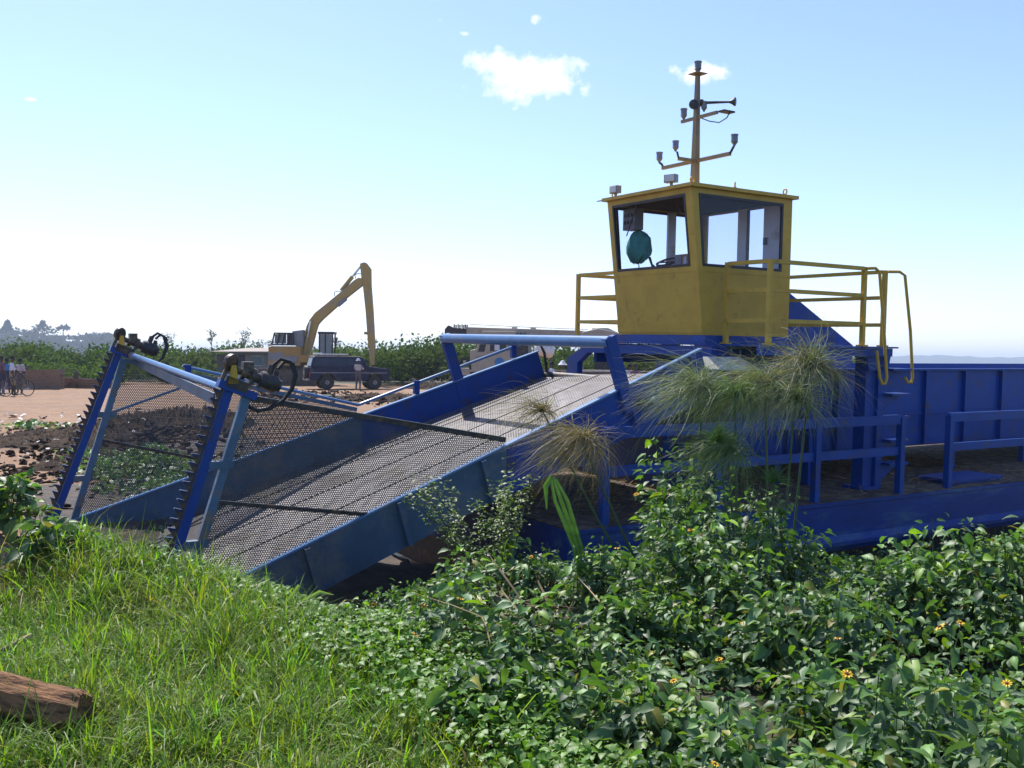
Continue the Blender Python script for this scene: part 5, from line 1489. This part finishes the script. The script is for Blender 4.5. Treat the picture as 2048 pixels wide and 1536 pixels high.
for u0, v0, t0, nb, hh in ((560, 1200, 6.35, 4, .26), (1330, 1130, 7.3, 3, .3)):
    b0 = at(u0, v0, t0); b0[2] = gz(b0[0], b0[1])
    bl = empty('broad_grass', tuple(b0)); tag(bl, 'pale broad-bladed grass tuft at the conveyor foot' if u0 < 900 else 'broad-bladed grass tuft among the leafy shrubs', 'grass tuft')
    for k in range(nb):
        a = (-1.2, -.3, .5, 1.3)[k]; dv_ = rv * math.sin(a) + np.array([0, 0, 1.]) * math.cos(a * .5)
        m = MB('blade_pale'); hgt = hh * (1.2 if k == 1 else .95)
        ribbon(m, [np.zeros(3), dv_ * hgt * .55, dv_ * hgt * .95 + rv * .03 * a, dv_ * hgt * .85 + rv * .12 * (a or .4)], [.018, .03, .026, .004], np.cross(dv_, nrm(FWD)), .2); m.build('blade', bl)
# --- light feathery shrub beside the conveyor
b0 = at(985, 1110, 7.6); b0[2] = gz(b0[0], b0[1])
fs = empty('feathery_shrub', tuple(b0)); tag(fs, 'light feathery small-leaved shrub against the conveyor side plate', 'shrub')
pile = Pile(); m = MB('bark')
for k in range(22):
    u_, v_ = rng.uniform(800, 1075), rng.uniform(925, 1080)
    if v_ > 1030 - .0 * u_ and u_ < 850: v_ -= 60
    e = at(u_, v_, 7.6 + rng.normal() * .25) - b0
    if e[2] < .15: e[2] = .2 + rng.random() * .3
    mid = e * .55 + np.array([0, 0, .12]) + rng.normal(size=3) * .03
    pts = [np.zeros(3), mid * .5, mid, e * .85 + np.array([0, 0, .05]), e]
    m.path(pts, [.007, .006, .004, .003, .001], 4)
    nl = 70; q = rng.uniform(.35, 1.05, nl); pp = np.stack([np.interp(q, [0, .25, .5, .85, 1.05], [p[i] for p in pts]) for i in range(3)], -1) + rng.normal(size=(nl, 3)) * .035
    sz = rng.uniform(.018, .04, nl)
    pile.put(*scatter_arrays(LV, LF, pp, rot_mats(rng.random(nl) * 6.28, rng.normal(0, .3, nl), rng.normal(size=nl) * .3), np.stack([sz * 1.3, sz * .8, sz], -1), rng.uniform(.8, 1.5, (nl, 1)) * np.array([[1.0, 1.0, .9]])))
m.build('branches', fs); o = pile.obj('foliage', ['leaf_small'], smooth=True, parent=fs); o['kind'] = 'stuff'
# --- papyrus: stem and drooping umbel each
def papyrus(label, foot, head, t, nray, L, droop, wind, cols, upright=.5, w_=.0036, spread=1.0, stem_r=.011):
    nray = int(nray * (1.7 if L > .3 else 1)); L = L * (1.45 if L > .3 else 1)
    hp_ = at(*head, t); fp = at(*foot, t); 
    fp = fp + (fp - hp_) * .15; fp[2] = min(fp[2], gz(fp[0], fp[1]) + .02)
    e = empty('papyrus', tuple(fp)); tag(e, label, 'papyrus', 'papyrus stems on the bank')
    m = MB('papyrus_stem'); mid = (hp_ - fp) * .5 + rng.normal(size=3) * .02
    m.path([(0, 0, 0), mid, hp_ - fp], [stem_r * 1.2, stem_r, stem_r * .7], 6); m.build('stem', e, smooth=True)
    S_ = 10
    V = np.zeros((nray, S_, 2, 3)); T = np.zeros((nray, S_, 2, 3))
    yaw = rng.random(nray) * 6.28; el = rng.uniform(upright - .7, upright + .75, nray)
    ll = L * rng.uniform(.45, 1.15, nray)
    d = np.stack([np.cos(yaw) * np.cos(el) * spread, np.sin(yaw) * np.cos(el) * spread, np.sin(el)], -1)
    p = np.repeat((hp_ - fp)[None], nray, 0)
    vel = d.copy(); wv = np.array(wind)
    side = np.cross(vel, rng.normal(size=(nray, 3))); side /= np.linalg.norm(side, axis=1)[:, None]
    col = np.array(cols)[rng.integers(0, len(cols), nray)] * rng.uniform(.6, 1.5, (nray, 1))
    curl = rng.normal(size=(nray, 3)) * .10
    for i in range(S_):
        f_ = i / (S_ - 1); ww = w_ * (1 - .75 * f_ ** 2)
        V[:, i, 0] = p - side * ww / 2; V[:, i, 1] = p + side * ww / 2
        T[:, i] = (col * (1 - .25 * f_) + np.array([[1.0, .8, .6]]) * .28 * f_)[:, None, :]
        p = p + vel / np.maximum(np.linalg.norm(vel, axis=1), .3)[:, None] * (ll / (S_ - 1))[:, None]
        curl = curl * .75 + rng.normal(size=(nray, 3)) * .12 * min(1, L / .4)
        vel = vel + np.array([0, 0, -droop * .75])[None] * rng.uniform(.5, 1.4, (nray, 1)) + wv[None] * .6 * rng.uniform(.4, 1.5, (nray, 1)) + curl
    idx = np.arange(nray * S_ * 2).reshape(nray, S_, 2)
    F = np.stack([idx[:, :-1, 0], idx[:, :-1, 1], idx[:, 1:, 1], idx[:, 1:, 0]], -1).reshape(-1, 4)
    o = tri_mesh('umbel', V.reshape(-1, 3), F, ['papyrus_ray'], T.reshape(-1, 3), parent=e)
    return e
dryb = [(1.0, .78, .72), (.8, .68, .62), (1.35, 1.25, 1.3), (.5, .45, .42)]; greyg = [(.55, .68, .72), (.95, 1.0, 1.05), (.38, .52, .42), (1.5, 1.5, 1.6), (.42, .50, .5)]; yg = [(.6, .9, .3), (.5, .8, .35), (.8, .85, .6)]; gr = [(.28, .75, .2), (.35, .85, .25)]
lw = tuple(-rv * .34)
greys_glint = [(.55, .78, .66), (.85, 1.0, .9), (.38, .56, .42), (1.35, 1.4, 1.4)]; tan = [(1.35, .95, .72), (1.0, .74, .58), (1.5, 1.3, 1.1)]; brown = [(1.0, .66, .52), (.66, .46, .38), (1.25, 1.1, 1.0)]; ygr = [(.55, 1.0, .25), (.75, 1.05, .4), (.45, .8, .3)]  # palest grey paints white glints into the rays
papyrus('large grey dried papyrus head, leftmost of the drooping cluster', (1440, 1040), (1395, 775), 7.7, 420, .50, .36, lw, greys_glint, .35)
papyrus('yellow-green papyrus head in the middle of the drooping cluster', (1475, 1060), (1470, 790), 7.6, 380, .44, .40, lw, ygr + greys_glint[:1], .35)
papyrus('tan dried papyrus head right of the yellow-green one', (1545, 1060), (1530, 770), 7.8, 400, .46, .38, lw, tan[:1] + greys_glint[:2], .4)
papyrus('brown papyrus head at the top right of the cluster', (1580, 1100), (1622, 735), 7.9, 420, .44, .30, tuple(-rv * .12), brown[:2] + greys_glint, .55)
papyrus('grey-green papyrus head below the brown top right one', (1565, 1100), (1590, 800), 7.7, 330, .40, .34, tuple(-rv * .16), greys_glint + ygr[:1], .5)
papyrus('green drooping papyrus head lowest in the cluster', (1475, 1050), (1455, 900), 7.4, 330, .40, .44, lw, ygr + greys_glint[:2], .3)
papyrus('small bright green papyrus tuft in front of the drooping heads', (1470, 1060), (1438, 885), 7.2, 320, .17, .05, (0, 0, 0), gr, 1.0, .004)
papyrus('small dark green papyrus tuft above the railing post', (1543, 1080), (1548, 965), 7.2, 260, .15, .05, (0, 0, 0), gr, .9, .004)
papyrus('smallest green papyrus tuft low among the stems', (1566, 1100), (1562, 1030), 7.0, 140, .08, .05, (0, 0, 0), gr, 1.0, .004)
papyrus('dead brown papyrus head leaning over the conveyor plate', (1310, 1035), (1162, 880), 7.5, 420, .46, .42, tuple(-rv * .40), brown + tan[:1], .3)
papyrus('thin dead papyrus head against the conveyor mesh', (1290, 1040), (1085, 822), 7.7, 130, .36, .36, tuple(-rv * .5), brown, .35, .004)
# --- dry stalks in the hollow of the undergrowth
n = 150
u_ = rng.normal(1065, 90, n); t_ = rng.normal(5.9, .45, n); s_ = (u_ - 1024) / 1907 * t_; x_, y_ = st(s_, t_)
V, F = BT[0]
v, f, c = scatter_arrays(V, F, np.stack([x_, y_, ground_z(x_, y_) + rng.uniform(0, .25, n)], -1), rot_mats(rng.random(n) * 6.28, rng.normal(.15, .35, n), rng.normal(size=n)), np.stack([rng.uniform(.2, .6, n), rng.uniform(.006, .014, n), rng.uniform(.2, .5, n)], -1), rng.uniform(.5, 1.5, (n, 1)) * np.array([[1, 1, 1]]))
tag(tri_mesh('dry_stalks', v, f, ['straw'], c), 'dry broken stalks lying in a dark hollow of the shrubs', 'stalks', kind='stuff')

# --- log and stick
def logmesh(name, a, b_, r0, r1, matn, label, cat, n=20, k=14, knot=.12):
    a = vz(a); b_ = vz(b_); d = nrm(b_ - a); u = nrm(np.cross(d, (0, 0, 1))); v = np.cross(u, d)
    L_ = float(np.linalg.norm(b_ - a))
    m = MB(matn); V = []; F = []
    for i in range(k):
        q = i / (k - 1); r = r0 + (r1 - r0) * q
        if i == k - 1: r *= .8
        for j in range(n):
            an = 2 * math.pi * j / n
            rr = r * (1 + knot * .4 * math.sin(3 * an + 2.2 * q) + knot * .5 * math.sin(8 * an + 3 * q) + knot * .5 * math.sin(9 * q + 2 * an) + rng.normal() * knot * .25)
            V.append((L_ * (q - .5) + (.25 * r0 * math.sin(an * 2 + 1) + rng.normal() * .1 * r0 if i == k - 1 else 0), math.cos(an) * rr, math.sin(an) * rr))
    for i in range(k - 1):
        for j in range(n):
            F.append((i * n + j, i * n + (j + 1) % n, (i + 1) * n + (j + 1) % n, (i + 1) * n + j))
    F += [tuple(range(n)), tuple(range((k - 1) * n, k * n))]
    m.add(V, F); o = m.build(name, None, off=(0, 0, 0), smooth=True)
    c_ = (a + b_) / 2
    o.matrix_world = Matrix(((d[0], u[0], -v[0] * -1, c_[0]), (d[1], u[1], v[1], c_[1]), (d[2], u[2], v[2], c_[2]), (0, 0, 0, 1)))
    return tag(o, label, cat)
logmesh('log', at(-150, 1368, 4.5), at(165, 1425, 4.3), .115, .09, 'log_wood', 'thick weathered brown log lying in the grass at bottom left', 'log', 28, 22)
logmesh('stick', at(-80, 1345, 5.2), at(63, 1270, 5.5), .016, .018, 'stick_wood', 'thin broken stick leaning in the grass above the log', 'stick', 8, 6, .05)

# --- mud clods, heaped weed and litter on the field
ico = np.array([(0, 0, 1), (.89, 0, .45), (.28, .85, .45), (-.72, .53, .45), (-.72, -.53, .45), (.28, -.85, .45), (.72, .53, -.45), (-.28, .85, -.45), (-.89, 0, -.45), (-.28, -.85, -.45), (.72, -.53, -.45), (0, 0, -1)])
icf = np.array([(0, 1, 2), (0, 2, 3), (0, 3, 4), (0, 4, 5), (0, 5, 1), (1, 6, 2), (2, 7, 3), (3, 8, 4), (4, 9, 5), (5, 10, 1), (2, 6, 7), (3, 7, 8), (4, 8, 9), (5, 9, 10), (1, 10, 6), (6, 11, 7), (7, 11, 8), (8, 11, 9), (9, 11, 10), (10, 11, 6)])
def heap_pts(items):
    X = []
    for u, t0, su, stt, n_, z0, sz in items:
        uu = u + rng.normal(size=n_) * su; tt = t0 + rng.normal(size=n_) * stt
        ss = (uu - 1024) / 1907 * tt; x, y = st(ss, tt)
        fall = np.exp(-.5 * (((uu - u) / su) ** 2 + ((tt - t0) / stt) ** 2))
        X.append(np.stack([x, y, ground_z(x, y) + z0 * fall * rng.uniform(.75, 1.05, n_), rng.uniform(.4, 1.4, n_) * sz], -1))
    return np.concatenate(X)
def mud_heap(name, label, u0, t0, ru, rt, hgt, n_, seed, thr=.0):
    s0 = (u0 - 1024) / 1907 * t0; rs = ru / 1907 * t0
    a = np.linspace(-1, 1, n_); A, Bq = np.meshgrid(a, a, indexing='ij')
    x, y = st(s0 + A * rs, t0 + Bq * rt)
    rr = np.sqrt(A ** 2 + Bq ** 2)
    dome = np.clip(1 - rr ** 2, 0, 1)
    nz_ = .5 * wob(x, y, 2.2, seed) + .45 * np.abs(wob(x, y, 5.0, seed + 1)) + .35 * np.abs(wob(x, y, 11., seed + 2)) + .22 * wob(x, y, 24., seed + 3) + .16 * rng.normal(size=x.shape)
    z = ground_z(x, y) - .06 + hgt * dome ** .7 * (.55 + .55 * nz_) + .05 * nz_ * (dome > 0) - .10 * (dome <= .02)
    V = np.stack([x, y, z], -1).reshape(-1, 3); i_ = np.arange(n_ * n_).reshape(n_, n_)
    F = np.stack([i_[:-1, :-1], i_[1:, :-1], i_[1:, 1:], i_[:-1, 1:]], -1).reshape(-1, 4)
    o = tri_mesh(name, V, F, ['mud'])
    return tag(o, label, 'mud heap')
mud_heap('mud_heap', 'largest dark mud heap, seen through the far screen', 330, 23, 150, 5.0, .62, 145, 4)
mud_heap('mud_heap', 'low spread of dark mud left of the far cutter bar', 95, 20.5, 150, 2.6, .20, 130, 12)
mud_heap('mud_heap', 'small dark mud heap nearest the left leafy plants', 165, 16.5, 75, 1.5, .18, 120, 16)
mud_heap('mud_heap', 'flat dark mud heap in front of the parked car', 765, 41.5, 110, 2.6, .34, 110, 20)
mud_heap('mud_heap', 'mud heap at the thicket edge right of the car', 880, 58, 90, 2.0, .45, 110, 24)
H = heap_pts([(320, 21, 95, 4.0, 500, .3, .06), (110, 20, 80, 2.5, 420, .06, .05), (170, 16.5, 60, 1.6, 300, .08, .04), (760, 41, 70, 2.5, 260, .2, .07), (650, 47, 70, 3, 160, .08, .08), (30, 14.5, 40, 1.2, 120, .03, .04), (560, 43, 40, 2, 120, .08, .07)])
n = len(H)
v, f, c = scatter_arrays(ico, icf, H[:, :3], rot_mats(rng.random(n) * 6.28, rng.normal(size=n) * .3, rng.normal(size=n) * .3), H[:, 3:] * rng.uniform(.4, 1.6, (n, 3)) * np.array([[1.5, 1, .5]]), np.ones((n, 3)))
v = v + rng.normal(size=v.shape) * np.repeat(H[:, 3:], 12, 0) * .25
tag(tri_mesh('mud_clods', v, f, ['mud']), 'loose dark mud clods scattered over the dirt field', 'mud', kind='stuff')
H = heap_pts([(300, 15.0, 60, 1.1, 3600, .38, .06), (350, 13.2, 40, .7, 1200, .2, .05), (180, 16.8, 35, .8, 300, .1, .06), (60, 24, 45, .5, 120, .05, .12)])
n = len(H)
tn = rng.uniform(.6, 1.5, (n, 1)) * np.where(rng.random((n, 1)) < .3, [[2.2, 1.9, 2.5]], [[1.0, 1.0, .9]])
v, f, c = scatter_arrays(LV, LF, H[:, :3] + np.array([0, 0, .03]), rot_mats(rng.random(n) * 6.28, rng.normal(.1, .6, n), rng.normal(size=n) * .6), np.stack([H[:, 3] * 1.2, H[:, 3], H[:, 3]], -1), tn)
tag(tri_mesh('cut_weed', v, f, ['leaf_shrub'], c), 'green heap of cut water weed seen through the far screen', 'cut weed', kind='stuff')
H = heap_pts([(60, 26, 70, 2, 24, .02, .08), (300, 22, 90, 4, 26, .6, .05), (90, 17, 60, 2, 22, .08, .05), (700, 42, 80, 2.5, 24, .1, .08), (30, 28, 20, .4, 8, .02, .12), (860, 1000 / 20, 30, 2, 10, .05, .1)])
n = len(H)
v, f, c = scatter_arrays(np.array([[0, -.4, 0], [.5, -.5, .12], [1, -.2, .02], [.9, .4, .05], [.4, .5, .15], [0, .3, 0]]), np.array([[0, 1, 4, 5], [1, 2, 3, 4]]), H[:, :3] + np.array([0, 0, .05]), rot_mats(rng.random(n) * 6.28, rng.normal(size=n) * .3, rng.normal(size=n) * .3), np.stack([H[:, 3] * rng.uniform(.6, 2, n), H[:, 3], H[:, 3]], -1), rng.uniform(.35, 1.1, (n, 1)) * np.array([[1, .97, .92]]))
tag(tri_mesh('litter', v, f, ['litter_white'], c), 'pale scraps of litter scattered over the dirt field', 'litter', kind='stuff')
# planks on the ground
for u0, v0, u1, v1, t0, lb in ((640, 787, 705, 795, 44, 'pale plank lying flat on the dirt in front of the car'),):
    a = at(u0, v0, t0); b_ = at(u1, v1, t0 - .6); a[2] = gz(a[0], a[1]) + .06; b_[2] = gz(b_[0], b_[1]) + .06
    m = MB('board_grey'); m.bar(a, b_, .25, .05); o = m.build('plank', None, off=tuple(a)); o.location = tuple(a); tag(o, lb, 'plank')

# --- thicket behind the field
def foliage(pile_, c, r, n_, size, tintc, flat=.8):
    d = rng.normal(size=(n_, 3)); d /= np.linalg.norm(d, axis=1)[:, None]
    d[:, 2] = np.abs(d[:, 2]) * 1.0 - .25 * (rng.random(n_) < .3)
    lump = 1 + .28 * np.sin(d[:, 0] * 5 + c[0]) * np.cos(d[:, 1] * 5 + c[1]) + .2 * np.sin(d[:, 2] * 7 + c[0] * 2)
    rr = rng.uniform(.45, 1.0, n_) ** .5 * lump
    p = np.array(c)[None] + d * np.array(r)[None] * rr[:, None]
    yaw = np.arctan2(d[:, 1], d[:, 0]) + rng.normal(size=n_) * .9
    sz = size * rng.uniform(.6, 1.5, n_)
    tn = np.array(tintc)[None] * rng.uniform(.6, 1.45, (n_, 1))
    pile_.put(*scatter_arrays(QV, QF, p, rot_mats(yaw, rng.normal(.0, .6, n_), rng.normal(size=n_) * .7), np.stack([sz, sz, sz], -1), tn))
pile = Pile()
def band(u0, u1, t0, t1, n_, h0, h1, leaf, nl, tcs):
    for k in range(n_):
        t_ = rng.uniform(t0, t1); u_ = rng.uniform(u0, u1); s_ = (u_ - 1024) / 1907 * t_; x, y = st(s_, t_)
        h = rng.uniform(h0, h1) * (1 + .15 * math.sin(u_ * .03)); r = h * rng.uniform(.5, .85)
        foliage(pile, (x, y, gz(x, y) + h * .28), (r, r, h * .72), int(nl * rng.uniform(.8, 1.2)), leaf * (t_ / 70) ** .5, tcs[rng.integers(len(tcs))])
G1 = [(1, 1, 1), (1.25, 1.15, .9), (.8, .9, .85), (1.1, .95, .8)]
G2 = [(1.35, 1.35, 1.0), (1.2, 1.3, 1.0)]
band(-250, 418, 58, 68, 66, .9, 1.5, .20, 330, G2)
band(-250, 405, 66, 105, 95, 1.7, 2.7, .26, 520, G1)
band(390, 780, 94, 150, 60, 2.0, 3.1, .30, 460, G1)
band(758, 1420, 62, 72, 60, 2.0, 3.0, .23, 720, G1)
band(740, 1420, 72, 120, 55, 2.4, 3.6, .28, 520, G1 + G2)
band(1400, 1800, 70, 110, 24, 1.8, 2.8, .28, 260, G1)
band(-500, -230, 60, 110, 24, 1.5, 2.6, .3, 200, G1)
th = pile.obj('thicket', ['thicket_leaf'])
tag(th, 'long green thicket of bushes along the back of the field', 'thicket', kind='stuff')
# far trees standing singly above the thicket
def lone_tree(u, vtop, t, cw, label, crown=.4, leafn=260, style='round'):
    s_ = (u - 1024) / 1907 * t; x, y = st(s_, t); z0 = gz(x, y)
    ht = float(at(u, vtop, t)[2]) - z0
    e = empty('tree', (x, y, z0)); tag(e, label, 'tree', 'lone trees above the thicket')
    m = MB('bark'); m.path([(0, 0, 0), (.1, 0, ht * .4), (-.05, .05, ht * .75), (0, 0, ht * .97)], [ht * .016, ht * .012, ht * .008, ht * .002], 6)
    pl_ = Pile()
    cr_ = crown * ht
    for k in range(9):
        a = rng.random() * 6.28; zz_ = ht * (1 - crown) + rng.random() * cr_ * .8; q = cw * rng.uniform(.3, .8)
        ex_, ey_ = math.cos(a) * q, math.sin(a) * q
        m.path([(0, 0, zz_ - .08 * ht), (ex_ * .6, ey_ * .6, zz_), (ex_, ey_, zz_ + .06 * ht)], [.05, .035, .012], 5)
        foliage(pl_, (ex_, ey_, zz_ + .06 * ht), (cw * .42, cw * .42, cr_ * (.10 if style == 'flat' else .20)), leafn // 9, .26, (.75, .8, .8))
    m.build('trunk', e); pl_.obj('crown', ['thicket_leaf'], parent=e)
lone_tree(335, 662, 165, 1.3, 'thin see-through tree above the thicket, leftmost of the lone trees', .5, 170)
lone_tree(423, 662, 160, .7, 'slim tree with a small round top left of the hut roof', .35, 170)
lone_tree(486, 655, 150, 1.1, 'round-crowned tree standing behind the hut roof', .55, 300)
lone_tree(517, 680, 150, .9, 'low dark tree top just right of the round-crowned tree', .4, 160)
lone_tree(540, 681, 160, .9, 'low pale tree top nearest the excavator cage', .4, 150)
lone_tree(672, 678, 170, 1.3, 'small flat-topped tree just right of the excavator cab', .25, 140, 'flat')
# hillside wood and its tall trees
pile = Pile()
for k in range(230):
    u_ = rng.uniform(-300, 300); t_ = rng.uniform(745, 900); s_ = (u_ - 1024) / 1907 * t_; x, y = st(s_, t_)
    hh = 22 * float(smooth01(330, 190, u_)) * (.8 + .1 * math.sin(u_ * .02 + 1.9)) * min(1, max(.1, (t_ - 740) / 110)); r = rng.uniform(3.5, 6)
    foliage(pile, (x, y, 1 + hh + r * .25), (r * 1.4, r * 1.4, r * .7), 110, 2.4, (1, 1, 1))
tag(pile.obj('hillside_wood', ['far_leaf']), 'hazy blue wooded hillside at the far left', 'woodland', kind='stuff')
def hill_tree(u, v0, v1, t, w_, label, style):
    s_ = (u - 1024) / 1907 * t; x, y = st(s_, t); zb_, zt_ = float(at(u, v0, t)[2]) - 12, float(at(u, v1, t)[2])
    e = empty('tree', (x, y, zb_)); tag(e, label, 'tree'); H_ = zt_ - zb_
    m = MB('bark'); m.path([(0, 0, 0), (0, 0, H_ * .6), (0, 0, H_)], [.7, .5, .1], 6); m.build('trunk', e)
    pl_ = Pile()
    if style == 'tier':
        for k in range(5):
            f_ = k / 4; foliage(pl_, (0, 0, H_ * (.62 + .36 * f_)), (w_ * (1 - f_) + .6, w_ * (1 - f_) + .6, 1.5), 110, 2.0, (.8, .85, .9))
    else:
        foliage(pl_, (0, 0, H_ - 2.5), (w_, w_, 2.4), 200, 2.0, (.8, .85, .9))
    pl_.obj('crown', ['far_leaf'], parent=e)
hill_tree(85, 668, 646, 790, 11, 'tiered conifer-like tree on the far hill skyline', 'tier')
hill_tree(126, 665, 652, 790, 5, 'flat-topped tree on the far hill skyline', 'flat')
hill_tree(15, 655, 646, 790, 2.5, 'narrow pointed tree on the far hill at the left edge', 'tier')
# ------------------------------------------------------------------ haze
hm = bpy.data.materials.new('haze_air'); hm.use_nodes = True
t = hm.node_tree; t.nodes.remove(t.nodes['Principled BSDF'])
pv_ = t.nodes.new('ShaderNodeVolumePrincipled')
pv_.inputs['Color'].default_value = (.72, .84, 1, 1); pv_.inputs['Density'].default_value = .00038; pv_.inputs['Anisotropy'].default_value = .2
t.links.new(pv_.outputs[0], t.nodes['Material Output'].inputs['Volume'])
MATS['haze_air'] = hm
m = MB('haze_air'); m.box((-5400, -5400, -4), (5500, 5500, 62)); hz = m.build('haze'); tag(hz, kind='stuff')
hz['label'] = 'thin blue haze over the far shore and hill'; hz['category'] = 'haze'
